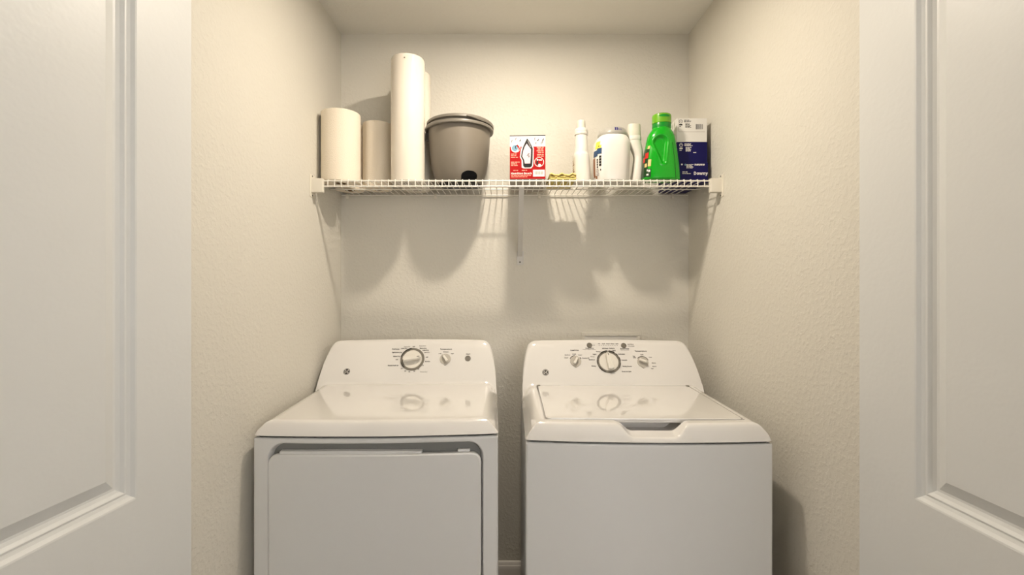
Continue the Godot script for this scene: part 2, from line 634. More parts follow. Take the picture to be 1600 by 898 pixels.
func machine_top(o: Node3D, y0: float, rise: float, scoop: bool) -> void:
	var top := 1.114 - y0
	var plate_y := y0 + rise
	var xs := lines([-0.341, -0.3405, -0.338, -0.330, -0.26], 0.0022)
	if scoop:
		xs = lines([-0.341, -0.3405, -0.338, -0.330, -0.2865, -0.2860, -0.26], 0.0035)
		xs.append_array(lines([-0.12, 0.15, 0.26, 0.2860, 0.2865, 0.330, 0.338, 0.3405, 0.341], 0.0035))
	else:
		xs.append_array(lines([-0.2, 0.2], 0.02))
		xs.append_array(lines([0.26, 0.330, 0.338, 0.3405, 0.341], 0.0022))
	var zs := lines([-0.34, -0.3395, -0.335, -0.25, FACE_Z + 0.03], 0.004)
	if scoop:
		zs.append_array(lines([FACE_Z + 0.035, 0.2], 0.03))
		zs.append_array([FACE_Z + 0.0012, FACE_Z + 0.0017])
		zs.sort()
		zs.append_array(lines([0.22, 0.2935, 0.2940, 0.341], 0.0025))
	else:
		zs.append_array(lines([FACE_Z + 0.05, 0.26], 0.03))
		zs.append_array(lines([0.28, 0.341], 0.0025))
	var f := func(x: float, z: float) -> Vector3:
		var zz := z
		var zf := 0.341 + bow(x)
		if z > 0.2:                       # the front edge follows the bow
			zz = 0.2 + (z - 0.2) * (zf - 0.2) / 0.141
		var dx := 0.3412 - absf(x)
		var dz := zf - zz
		# plan corner
		var e := minf(dx, dz)
		e = minf(dx * 0.66, dz)
		var out := Vector2(x, zz)
		if dx < 0.013 and dz < 0.013:
			var cv := Vector2(0.013 - dx, 0.013 - dz)
			var gone := cv.length() - 0.013
			if gone > 0.0:
				e = 0.0
				out -= Vector2(signf(x) * cv.x, cv.y) * gone / cv.length()
			else:
				e = minf(e, -gone)
		e = maxf(e, 0.0)
		var q := clampf(e / 0.036, 0.0, 1.0)
		var edge := rise * 1.25 * (1.0 - pow(1.0 - q, 1.6)) + maxf(e - 0.036, 0.0)
		var h := smin(rise, edge, 0.010)
		# console
		var slope := FACE_RISE / FACE_RUN
		var face := rise + (FACE_Z - z) * slope
		var sd := clampf(dx / 0.075, 0.0, 1.0)
		var side := (top + 0.01) * pow(1.0 - pow(1.0 - sd, 2.6), 0.5) if dx > 0.0 else 0.0
		side = minf(side, dx * 22.0)
		var back := (z + 0.342) * 18.0
		var arch := top - 0.006 * (x / 0.3) ** 2 - 0.22 * maxf(-0.21 - z, 0.0)
		var c := smin(smin(face, arch, 0.024), side, 0.035)
		c = smin(c, back, 0.02)
		h = smax(h, c, 0.012)
		if scoop:
			# well for the lid, and the hand scoop under the lid's front edge
			if absf(x) < 0.28625 and z > FACE_Z + 0.0015 and z < 0.29375:
				h = minf(h, rise - 0.012)
			var u := absf(x - 0.0135)
			var floor_h := 0.010 + 0.28 * clampf(0.352 - zz, 0.0, 0.036) - 0.5 * clampf(0.314 - zz, 0.0, 0.03) + (smoothstep(0.0, 1.0, clampf((u - 0.054) / 0.064, 0.0, 1.0)) + maxf(u - 0.118, 0.0) * 20.0) * 0.042
			if zz > 0.24 and u < 0.16:
				h = smin(h, floor_h, 0.009)
		return Vector3(out.x * 1.007, y0 + maxf(h, 0.0), out.y)
	var s := Shape.new()
	s.field(xs, zs, f)
	s.face(Vector3.UP)
	part("top_shell", s, M.enamel, o, 180.0 if not scoop else 50.0)


func face_frame(y0: float, rise: float, x: float, t: float, lift := 0.0006) -> Transform3D:
	var n := Vector3(0, FACE_RUN, FACE_RISE).normalized()
	var up := Vector3(0, FACE_RISE, -FACE_RUN).normalized()
	var p := Vector3(x, y0 + rise + FACE_RISE * t, FACE_Z - FACE_RUN * t)
	return Transform3D(Basis(Vector3.RIGHT, up, n), p + n * lift)


func cabinet(o: Node3D, y0: float) -> void:
	var s := Shape.new()
	s.box(Vector3(0, (0.03 + y0 - 0.006) / 2, -0.02), Vector3(0.6835, y0 - 0.036, 0.64), 0.004, 0.012, 1)
	part("cabinet", s, M.enamel_front, o)
	s = Shape.new()   # dark joint under the top shell
	s.box(Vector3(0, y0 - 0.004, -0.003), Vector3(0.668, 0.012, 0.672), 0.001, 0.012, 1)
	part("joint", s, M.seam_dark, o)
	for x in [-1, 1]:
		for z in [-1, 1]:
			s = Shape.new()
			s.lathe([Vector2(0.02, 0), Vector2(0.022, 0.004), Vector2(0.022, 0.014), Vector2(0.008, 0.018), Vector2(0.008, 0.036)], 16, 1, 1, Vector3(x * 0.29, 0, z * 0.27))
			part("foot", s, M.seam_dark, o)


func panel_sheet(xs: Array, ys: Array, hw: float, lo: float, hi: float, zbase: float, r: float, depth: float, corner: float, recess = null) -> Shape:
	# bowed front sheet with rolled edges that return to the back
	var f := func(x: float, y: float) -> Vector3:
		var ax := hw - absf(x)
		var ay := minf(hi - y, y - lo)
		var e := minf(ax, ay)
		if ax < corner and ay < corner:
			e = corner - Vector2(corner - ax, corner - ay).length()
		var z := zbase + bow(x)
		if e <= 0.00001:
			z -= depth
		elif e < r:
			z -= r - sqrt(r * r - (r - e) * (r - e))
		if recess != null:
			z -= recess.call(x, y)
		var px := x
		var py := y
		if e < 0.0 and ax < corner and ay < corner:
			var d := Vector2(corner - ax, corner - ay)
			d = d.normalized() * corner
			px = signf(x) * (hw - corner + d.x)
			py = (hi - corner + d.y) if hi - y < y - lo else (lo + corner - d.y)
		return Vector3(px, py, z)
	var s := Shape.new()
	s.field(xs, ys, f)
	s.face(Vector3(0, 0, 1))
	return s


func bowed_slab(c: Vector2, hw: float, hh: float, r: float, z: float, thick: float, e: float) -> Shape:
	# rounded rectangle slab with a rolled front edge, bowed like the fronts
	var sec := []
	var ring := func(inset: float, zz: float, scale := 1.0) -> PackedVector3Array:
		var a := PackedVector3Array()
		var q := Shape.rrect(hw - inset, hh - inset, maxf(r - inset, 0.0005), 10)
		for i in q.size():      # points along the straight runs too
			var u := q[i]
			var v := q[(i + 1) % q.size()]
			var n := 16 if u.distance_to(v) > 0.1 else 1
			for k in n:
				var p := u.lerp(v, float(k) / n) * scale
				a.append(Vector3(c.x + p.x, c.y + p.y, zz + bow(c.x + p.x)))
		return a
	sec.append(ring.call(e * 0.4, z - thick))
	for k in 6:
		var w := PI / 2 * k / 5.0
		sec.append(ring.call(e * (1.0 - cos(w)) if k else 0.0, z - e + e * sin(w)))
	for k in 7:
		sec.append(ring.call(e, z, 1.0 - (k + 1) / 8.0))
	var s := Shape.new()
	s.loft(sec)
	return s


func edge_lines(hw: float, r: float, inner: Array) -> Array:
	var a := []
	for k in 7:
		a.append(hw - r * (1.0 - cos(PI / 2 * k / 6.0)) - (0.0 if k == 0 else 0.00002))
	var o := []
	for k in a.size():
		o.append(-a[k])
	for v in inner:
		o.append(v)
	a.reverse()
	o.append_array(a)
	return o


func knob(o: Node3D, fr: Transform3D, r: float, h: float, turn: float, ring: bool) -> void:
	var put := Transform3D(fr.basis * Basis(Vector3.RIGHT, Vector3(0, 0, -1), Vector3(0, 1, 0)), fr.origin)   # lathe axis y -> face normal
	if ring:
		var b := Shape.new()
		b.xf = put
		b.ring([Vector2(r * 0.96, -0.001), Vector2(r * 1.22, -0.001), Vector2(r * 1.22, 0.0025), Vector2(r * 1.17, 0.004), Vector2(r * 1.03, 0.004), Vector2(r * 0.96, 0.002)], 48)
		part("bezel", b, M.bezel_grey, o)
	else:
		var b := Shape.new()
		b.xf = fr
		var p := PackedVector2Array()
		for i in 33:
			var a := -PI / 2 + 0.75 + (TAU - 1.5) * i / 32.0
			p.append(Vector2.from_angle(a) * r * 1.16)
		p.append(Vector2(0.0, -r * 1.42))
		b.prism(p, -0.001, 0.0022)
		part("bezel", b, M.bezel_light, o)
	var s := Shape.new()
	s.xf = put
	s.lathe([Vector2(0.0005, -0.001), Vector2(r, -0.001), Vector2(r, h * 0.35), Vector2(r * 0.95, h * 0.5), Vector2(r * 0.86, h * 0.56), Vector2(0.0005, h * 0.6)], 48)
	var k := part("knob", s, M.knob_white, o)
	s = Shape.new()
	s.xf = fr * Transform3D(Basis(Vector3(0, 0, 1), turn), Vector3.ZERO)
	var sec := []
	for l in [Vector2(h * 0.5, 1.0), Vector2(h * 0.9, 0.96), Vector2(h, 0.86)]:
		var a := PackedVector3Array()
		for q in [Vector2(-0.88, 0.30), Vector2(-0.96, 0.0), Vector2(-0.88, -0.30), Vector2(0.55, -0.26), Vector2(0.93, -0.06), Vector2(0.93, 0.06), Vector2(0.55, 0.26)]:
			a.append(Vector3(q.x * r * l.y, q.y * r * l.y * l.y, l.x))
		sec.append(a)
	s.loft(sec)
	part("grip", s, M.knob_white, k)
	s = Shape.new()
	s.xf = fr * Transform3D(Basis(Vector3(0, 0, 1), turn), Vector3.ZERO)
	s.rect(r * 0.66, 0, r * 0.28, r * 0.06, h * 1.0, h * 1.0 + 0.0003)
	part("pointer_line", s, M.ink_grey, k)


func push_button(o: Node3D, fr: Transform3D, r: float) -> void:
	var s := Shape.new()
	s.xf = Transform3D(fr.basis * Basis(Vector3.RIGHT, Vector3(0, 0, -1), Vector3(0, 1, 0)), fr.origin)
	s.ring([Vector2(r * 0.8, -0.001), Vector2(r * 1.1, -0.001), Vector2(r * 1.1, 0.0015), Vector2(r, 0.003), Vector2(r * 0.8, 0.003)], 28)
	var b := part("button", s, M.button_grey, o)
	s = Shape.new()
	s.xf = Transform3D(fr.basis * Basis(Vector3.RIGHT, Vector3(0, 0, -1), Vector3(0, 1, 0)), fr.origin)
	s.lathe([Vector2(0.0003, -0.001), Vector2(r * 0.76, -0.001), Vector2(r * 0.76, 0.004), Vector2(r * 0.6, 0.005), Vector2(0.0003, 0.0052)], 24)
	part("button_cap", s, M.button_grey, b)


func emblem(o: Node3D, fr: Transform3D) -> void:
	var s := Shape.new()
	s.xf = fr
	s.disc(Vector2.ZERO, 0.0125, -0.001, 0.0008, 32)
	var e := part("emblem", s, M.ink, o)
	s = Shape.new()
	s.xf = fr
	s.hoop(Vector2.ZERO, 0.0103, 0.0111, 0.0008, 0.0011)
	for k in 4:
		s.disc(Vector2.from_angle(PI / 4 + k * PI / 2) * 0.0083, 0.0012, 0.0008, 0.0011, 10)
	s.text("GE", 0.0125, Vector2(0, -0.0002), 0.0010, sans, 0)
	part("emblem_lettering", s, M.print_white, e)


func dryer() -> void:
	var y0 := 0.912
	var rise := 0.037
	var o := thing("clothes_dryer", "white front loading clothes dryer beside the left wall", "dryer", Vector3(-0.3686, 0, 0.416), deg_to_rad(1.5))
	cabinet(o, y0)
	machine_top(o, y0, rise, false)
	# front frame with a recess for the door
	var top := y0 - 0.0062
	var hole := func(x: float, y: float) -> float:     # distance inside the rounded opening
		var d := Vector2(absf(x) - (0.301 - 0.045), absf(y - 0.475) - (0.418 - 0.045))
		var sd := Vector2(maxf(d.x, 0), maxf(d.y, 0)).length() + minf(maxf(d.x, d.y), 0.0) - 0.045
		return 0.026 * smoothstep(0.0, 1.0, clampf(-sd / 0.010, 0.0, 1.0))
	var inner := lines([-0.325, -0.303], 0.008)
	inner.append_array(lines([-0.302, -0.255], 0.0022))
	inner.append_array(lines([-0.24, 0.24], 0.03))
	inner.append_array(lines([0.255, 0.302], 0.0022))
	inner.append_array(lines([0.303, 0.325], 0.008))
	var xs := edge_lines(0.3425, 0.007, inner)
	var ys := [0.03, 0.03002, 0.034, 0.042, 0.05]
	ys.append_array(lines([0.056, 0.106], 0.004))
	ys.append_array(lines([0.15, 0.80], 0.08))
	ys.append_array(lines([0.84, 0.896], 0.0022))
	ys.append_array([top - 0.006, top - 0.003, top - 0.0012, top - 0.00002, top])
	part("front_frame", panel_sheet(xs, ys, 0.3425, 0.03, top, 0.34, 0.006, 0.05, 0.004, hole), M.enamel_front, o, 180.0)
	part("recess_lining", bowed_slab(Vector2(0, 0.475), 0.2935, 0.4105, 0.038, 0.3185, 0.006, 0.001), M.liner_grey, o)
	var s := Shape.new()
	# door
	var hw := 0.2965
	var lo := 0.075
	var hi := 0.862
	var d := part("door", bowed_slab(Vector2(-0.002, (lo + hi) / 2), hw, (hi - lo) / 2, 0.028, 0.3445, 0.020, 0.0055), M.enamel_front, o)
	s = Shape.new()
	var lip := []
	for k in 13:
		var x := lerpf(-0.268, 0.128, k / 12.0)
		var a := PackedVector3Array()
		var yt := hi + 0.0085 - 0.003 * absf(k - 6.0) / 6.0
		for p in [Vector2(0.318, hi - 0.02), Vector2(0.338, hi - 0.02), Vector2(0.338, yt - 0.002), Vector2(0.336, yt), Vector2(0.320, yt), Vector2(0.318, yt - 0.002)]:
			a.append(Vector3(x, p.y, p.x + bow(x)))
		lip.append(a)
	s.loft(lip)
	part("finger_grip", s, M.enamel_front, d)
	s = Shape.new()
	s.box(Vector3(0.245, hi - 0.004, 0.332), Vector3(0.035, 0.018, 0.014), 0.003)
	part("door_catch", s, M.enamel_front, d)
	# console: timer, temperature knob, start button, emblem and print
	knob(o, face_frame(y0, rise, 0.011, 0.55), 0.0385, 0.021, deg_to_rad(8), true)
	knob(o, face_frame(y0, rise, 0.140, 0.55), 0.0185, 0.017, deg_to_rad(125), false)
	push_button(o, face_frame(y0, rise, 0.229, 0.56), 0.0105)
	emblem(o, face_frame(y0, rise, -0.237, 0.28))
	s = Shape.new()
	s.xf = face_frame(y0, rise, 0.011, 0.55)
	s.hoop(Vector2.ZERO, 0.0435, 0.0465, 0.0035, 0.0044, deg_to_rad(98), deg_to_rad(170), 16)
	s.hoop(Vector2.ZERO, 0.0435, 0.0460, 0.0035, 0.0044, deg_to_rad(200), deg_to_rad(232), 8)
	s.text("Cottons", 0.0078, Vector2(-0.056, 0.043), 0, bold, 1)
	s.text("Less Dry", 0.0062, Vector2(-0.024, 0.046), 0, bold, 1)
	s.text("Optimum Dry", 0.0062, Vector2(-0.043, 0.029), 0, bold, 1)
	s.text("More Dry", 0.0062, Vector2(-0.049, 0.012), 0, bold, 1)
	s.text("Off", 0.0062, Vector2(-0.056, -0.002), 0, bold, 1)
	s.text("Quick Fluff 20", 0.0062, Vector2(-0.052, -0.026), 0, bold, 1)
	s.text("Off", 0.0062, Vector2(0.001, 0.053), 0, bold, 0)
	s.text("More Dry", 0.0062, Vector2(0.025, 0.046), 0, bold, -1)
	s.text("Less Dry", 0.0062, Vector2(0.037, 0.038), 0, bold, -1)
	s.text("Off", 0.0062, Vector2(0.052, 0.008), 0, bold, -1)
	s.text("80 Min.", 0.0062, Vector2(0.050, -0.010), 0, bold, -1)
	var minutes := ["70", "60", "50", "40", "30", "20"]
	var where := [Vector2(0.043, -0.026), Vector2(0.027, -0.041), Vector2(0.012, -0.050), Vector2(-0.007, -0.052), Vector2(-0.023, -0.049), Vector2(-0.038, -0.039)]
	for i in 6:
		s.text(minutes[i], 0.0062, where[i], 0, bold, 0)
	s.xf = face_frame(y0, rise, 0.140, 0.55)
	s.text("Temperature", 0.0075, Vector2(0.001, 0.042), 0, bold, 0)
	s.text("Medium", 0.0055, Vector2(0.001, 0.030), 0, bold, 0)
	s.text("Low", 0.0055, Vector2(-0.022, 0.023), 0, bold, 0)
	s.text("High", 0.0055, Vector2(0.027, 0.023), 0, bold, 0)
	s.xf = face_frame(y0, rise, 0.229, 0.56)
	s.text("Start", 0.0072, Vector2(0.001, 0.019), 0, bold, 0)
	part("printed_lettering", s, M.ink, o)
	s = Shape.new()
	s.xf = face_frame(y0, rise, 0.011, 0.55)
	s.text("Dewrinkle", 0.0055, Vector2(-0.014, 0.053), 0, sans, 1)
	s.text("Easy Care", 0.0062, Vector2(0.023, 0.057), 0, sans, -1)
	s.text("Delicates", 0.0055, Vector2(0.044, 0.029), 0, sans, -1)
	s.text("Timed Dry", 0.0062, Vector2(0.034, -0.053), 0, sans, -1)
	part("printed_lettering", s, M.ink_grey, o)


func washer() -> void:
	var y0 := 0.8995
	var rise := 0.0456
	var o := thing("washing_machine", "white top loading washing machine beside the right wall", "washing machine", Vector3(0.4078, 0, 0.4305), deg_to_rad(-0.9))
	cabinet(o, y0)
	machine_top(o, y0, rise, true)
	var top := y0 - 0.0062
	var ys := [0.03, 0.03002, 0.034, 0.042]
	ys.append_array(lines([0.06, top - 0.02], 0.08))
	ys.append_array([top - 0.006, top - 0.003, top - 0.0012, top - 0.00002, top])
	part("front_panel", panel_sheet(edge_lines(0.3425, 0.007, lines([-0.32, 0.32], 0.02)), ys, 0.3425, 0.03, top, 0.34, 0.006, 0.05, 0.004), M.enamel_front, o, 180.0)
	# lid: a thin slab with rounded corners lying in its well
	var s := Shape.new()
	var z0 := FACE_Z + 0.0035
	s.box(Vector3(0, y0 + rise - 0.0035, (z0 + 0.296) / 2), Vector3(0.5665, 0.013, 0.296 - z0), 0.003, 0.016, 1, 6)
	var lid := part("lid", s, M.enamel, o)
	for x in [-1, 1]:
		s = Shape.new()
		s.box(Vector3(x * 0.279, y0 + rise + 0.001, z0 + 0.006), Vector3(0.012, 0.010, 0.010), 0.002)
		part("hinge", s, M.bezel_grey, lid)
	# console
	knob(o, face_frame(y0, rise, -0.003, 0.53), 0.038, 0.021, deg_to_rad(97), true)
	knob(o, face_frame(y0, rise, -0.1315, 0.54), 0.0185, 0.017, deg_to_rad(62), false)
	knob(o, face_frame(y0, rise, 0.129, 0.525), 0.0185, 0.017, deg_to_rad(-22), false)
	push_button(o, face_frame(y0, rise, -0.072, 0.905), 0.0098)
	push_button(o, face_frame(y0, rise, 0.064, 0.90), 0.0098)
	emblem(o, face_frame(y0, rise, -0.251, 0.29))
	s = Shape.new()
	s.xf = face_frame(y0, rise, -0.003, 0.53)
	s.hoop(Vector2.ZERO, 0.0430, 0.0460, 0.0035, 0.0044, deg_to_rad(94), deg_to_rad(130), 10)
	s.hoop(Vector2.ZERO, 0.0430, 0.0460, 0.0035, 0.0044, deg_to_rad(55), deg_to_rad(84), 10)
	for a in [[34, 46], [2, 24], [-34, -8], [146, 165], [172, 194], [206, 250]]:
		s.hoop(Vector2.ZERO, 0.0440, 0.0460, 0.0035, 0.0044, deg_to_rad(a[0]), deg_to_rad(a[1]), 6)
	s.text("Whites", 0.0072, Vector2(-0.008, 0.056), 0, bold, 0)
	s.text("Colors", 0.0072, Vector2(0.018, 0.0565), 0, bold, 0)
	s.text("Heavy", 0.0062, Vector2(-0.027, 0.0425), 0, bold, 1)
	s.text("Light", 0.0062, Vector2(-0.045, 0.031), 0, bold, 1)
	s.text("Medium", 0.0062, Vector2(-0.053, 0.008), 0, bold, 1)
	s.text("Heavy", 0.0062, Vector2(-0.051, -0.018), 0, bold, 1)
	s.text("Light", 0.0062, Vector2(0.018, 0.047), 0, bold, -1)
	s.text("Delicates", 0.0062, Vector2(0.040, 0.032), 0, bold, -1)
	s.text("Casuals", 0.0062, Vector2(0.050, 0.007), 0, bold, -1)
	s.text("Bulky Items", 0.0062, Vector2(0.052, -0.019), 0, bold, -1)
	s.text("Drain & Spin", 0.0062, Vector2(0.046, -0.040), 0, bold, -1)
	s.xf = face_frame(y0, rise, -0.1315, 0.54)
	s.text("Load Size", 0.0075, Vector2(-0.001, 0.046), 0, bold, 0)
	s.text("Small", 0.0055, Vector2(-0.029, 0.014), 0, bold, 1)
	s.text("Medium", 0.0055, Vector2(-0.020, 0.026), 0, bold, 1)
	s.text("Large", 0.0055, Vector2(-0.004, 0.030), 0, bold, 0)
	s.text("Super", 0.0055, Vector2(0.012, 0.026), 0, bold, -1)
	s.text("Precise Fill", 0.0055, Vector2(0.026, 0.013), 0, bold, -1)
	s.hoop(Vector2.ZERO, 0.0225, 0.0245, -0.0004, 0.0003, deg_to_rad(95), deg_to_rad(155), 8)
	s.hoop(Vector2.ZERO, 0.0225, 0.0250, -0.0004, 0.0003, deg_to_rad(25), deg_to_rad(42), 4)
	s.xf = face_frame(y0, rise, 0.129, 0.525)
	s.text("Temperature", 0.0075, Vector2(-0.001, 0.046), 0, bold, 0)
	s.text("Tap", 0.0055, Vector2(-0.031, 0.024), 0, bold, 0)
	s.text("Cold", 0.0055, Vector2(-0.030, 0.018), 0, bold, 0)
	s.text("Cold", 0.0055, Vector2(0.001, 0.031), 0, bold, 0)
	s.text("Cool", 0.0055, Vector2(0.027, 0.020), 0, bold, -1)
	s.text("Warm", 0.0055, Vector2(0.034, -0.004), 0, bold, -1)
	s.text("Warm", 0.0055, Vector2(0.034, -0.018), 0, bold, -1)
	s.text("Hot", 0.0055, Vector2(0.028, -0.027), 0, bold, -1)
	s.hoop(Vector2.ZERO, 0.0225, 0.0245, -0.0004, 0.0003, deg_to_rad(20), deg_to_rad(140), 14)
	s.xf = face_frame(y0, rise, -0.003, 0.91)
	var names := ["Fill", "Soak", "Wash", "Rinse", "Spin"]
	for i in 5:
		s.text(names[i], 0.0055, Vector2(-0.030 + 0.0178 * i, 0.006), 0, bold, 0)
		s.disc(Vector2(-0.030 + 0.0178 * i, -0.001), 0.0012, 0, 0.0004, 10)
		if i < 4:
			s.rect(-0.0211 + 0.0178 * i, -0.001, 0.006, 0.0006, 0, 0.0003)
	s.rect(-0.055, -0.0005, 0.010, 0.0006, 0, 0.0003)
	s.disc(Vector2(-0.049, -0.0005), 0.0012, 0, 0.0004, 10)
	s.text("Deep Rinse", 0.0062, Vector2(-0.069, -0.0135), 0, bold, 0)
	s.text("Start/Pause", 0.0062, Vector2(0.069, -0.015), 0, bold, 0)
	s.text("2nd Rinse", 0.0052, Vector2(0.083, 0.004), 0, bold, -1)
	s.text("Lid Locked", 0.0052, Vector2(0.083, -0.004), 0, bold, -1)
	part("printed_lettering", s, M.ink, o)
	s = Shape.new()
	s.xf = face_frame(y0, rise, -0.003, 0.91)
	s.text("Press for fabric softener", 0.0048, Vector2(-0.071, -0.0188), 0, sans, 0)
	s.text("Hold 3 seconds", 0.0050, Vector2(0.069, -0.0205), 0, sans, 0)
	s.xf = face_frame(y0, rise, -0.003, 0.53)
	s.text("Whites", 0.0055, Vector2(-0.053, 0.021), 0, sans, 1)
	part("printed_lettering", s, M.ink_grey, o)


# ------------------------------------------------------------------ shelf
func shelf() -> void:
	var o := thing("wire_shelf", "white ventilated wire shelf spanning the closet above the machines", "shelf", Vector3(0, 0, 0))
	var w := Shape.new()
	var path := PackedVector3Array([Vector3(0, DECK - 0.0019, 0.006), Vector3(0, DECK - 0.0019, 0.3), Vector3(0, DECK - 0.0026, 0.3035), Vector3(0, DECK - 0.005, 0.3055), Vector3(0, 1.706, 0.3065), Vector3(0, 1.7005, 0.3065)])
	w.tube(path, 0.0018, 7)
	var wm := w.mesh(M.wire_white)
	var x := 0.173 - 0.0256 * 33
	while x < 0.782:
		if x > WL + 0.022:
			hang("wire", wm, o).position.x = x
		x += 0.0256
	for r in [[DECK - 0.0066, 0.3025, 0.003], [1.7035, 0.3030, 0.0032], [DECK - 0.0066, 0.140, 0.003], [DECK - 0.0066, 0.009, 0.003]]:
		var s := Shape.new()
		s.tube(PackedVector3Array([Vector3(WL + 0.006, r[0], r[1]), Vector3(WR - 0.006, r[0], r[1])]), r[2], 10)
		part("rod", s, M.wire_white, o)
	# end brackets: a flange on the wall and a cup that holds the lip
	for sd in [-1, 1]:
		var wx: float = WL if sd < 0 else WR
		var s := Shape.new()
		s.box(Vector3(wx - sd * 0.0012, 1.7035, 0.309), Vector3(0.0024, 0.085, 0.042), 0.0008, 0.004, 0)
		var b := part("end_bracket", s, M.bracket_white, o)
		s = Shape.new()
		s.box(Vector3(wx - sd * 0.0225, 1.7050, 0.3085), Vector3(0.043, 0.053, 0.020), 0.0025)
		part("cup", s, M.bracket_white, b)
		for y in [1.7405, 1.6670]:
			s = Shape.new()
			s.xf = Transform3D(Basis(Vector3(0, 0, 1), sd * PI / 2), Vector3(wx - sd * 0.0022, y, 0.309))
			s.lathe([Vector2(0.0002, 0), Vector2(0.0032, 0), Vector2(0.0028, 0.0012), Vector2(0.0002, 0.0016)], 12)
			part("screw", s, M.screw, b)
	# middle brace from the lip down to the wall
	var a := Vector3(0.066, 1.701, 0.2975)
	var e := Vector3(0.070, 1.452, 0.004)
	var dir := (e - a).normalized()
	var nrm := Vector3(1, 0, 0).cross(dir).normalized()
	if nrm.z < 0:
		nrm = -nrm
	var s := Shape.new()
	s.xf = Transform3D(Basis(Vector3.RIGHT, dir, nrm), a)
	var L := (e - a).length()
	var ch := PackedVector2Array([Vector2(-0.010, -0.012), Vector2(-0.0085, -0.012), Vector2(-0.0085, -0.0015), Vector2(0.0085, -0.0015), Vector2(0.0085, -0.012), Vector2(0.010, -0.012), Vector2(0.010, -0.001), Vector2(0.009, 0), Vector2(-0.009, 0), Vector2(-0.010, -0.001)])
	var t := s.xf
	s.xf = t * Transform3D(Basis(Vector3.RIGHT, Vector3(0, 0, 1), Vector3(0, -1, 0)), Vector3(0, L, 0))
	s.prism(ch, 0, L)
	var br := part("brace", s, M.brace_metal, o)
	s = Shape.new()
	s.box(Vector3(0.071, 1.4455, 0.0015), Vector3(0.030, 0.063, 0.003), 0.001, 0.004)
	part("wall_plate", s, M.brace_metal, br)
	s = Shape.new()
	s.xf = Transform3D(Basis(Vector3.RIGHT, PI / 2), Vector3(0.070, 1.427, 0.003))
	s.lathe([Vector2(0.0002, 0), Vector2(0.0036, 0), Vector2(0.003, 0.0015), Vector2(0.0002, 0.002)], 14)
	part("screw", s, M.screw, br)
	for cx in [-0.70, -0.307, 0.155, 0.75]:
		s = Shape.new()
		s.box(Vector3(cx, 1.7205, 0.0065), Vector3(0.012, 0.022, 0.013), 0.002)
		part("wall_clip", s, M.bracket_white, o)


func outlet_box() -> void:
	var o := thing("outlet_box", "beige washer outlet box cover on wall behind the washing machine", "outlet box", Vector3(0.4755, 1.013, 0.0))
	var s := Shape.new()
	for f in [[0, 0.092, 0.264, 0.016], [0, -0.092, 0.264, 0.016], [-0.124, 0, 0.016, 0.168], [0.124, 0, 0.016, 0.168]]:
		s.box(Vector3(f[0], f[1], 0.004), Vector3(f[2], f[3], 0.008), 0.0015)
	part("frame", s, M.wall_paint, o)
	s = Shape.new()
	s.box(Vector3(0, 0, 0.002), Vector3(0.232, 0.168, 0.004), 0.001)
	part("cover", s, M.carton_white, o)


# ------------------------------------------------------------------ things on the shelf
func roll_parts(o: Node3D, R: float, h: float, at := Vector3.ZERO) -> void:
	var s := Shape.new()
	s.ring([Vector2(0.021, 0.0), Vector2(R - 0.004, 0.0), Vector2(R - 0.001, 0.001), Vector2(R, 0.004), Vector2(R, h - 0.004), Vector2(R - 0.001, h - 0.001), Vector2(R - 0.004, h), Vector2(0.021, h)], 64, at)
	var r := part("paper", s, M.paper, o)
	s = Shape.new()
	s.ring([Vector2(0.0195, 0.001), Vector2(0.0209, 0.001), Vector2(0.0209, h - 0.001), Vector2(0.0195, h - 0.001)], 32, at)
	part("cardboard_core", s, M.cardboard, r)

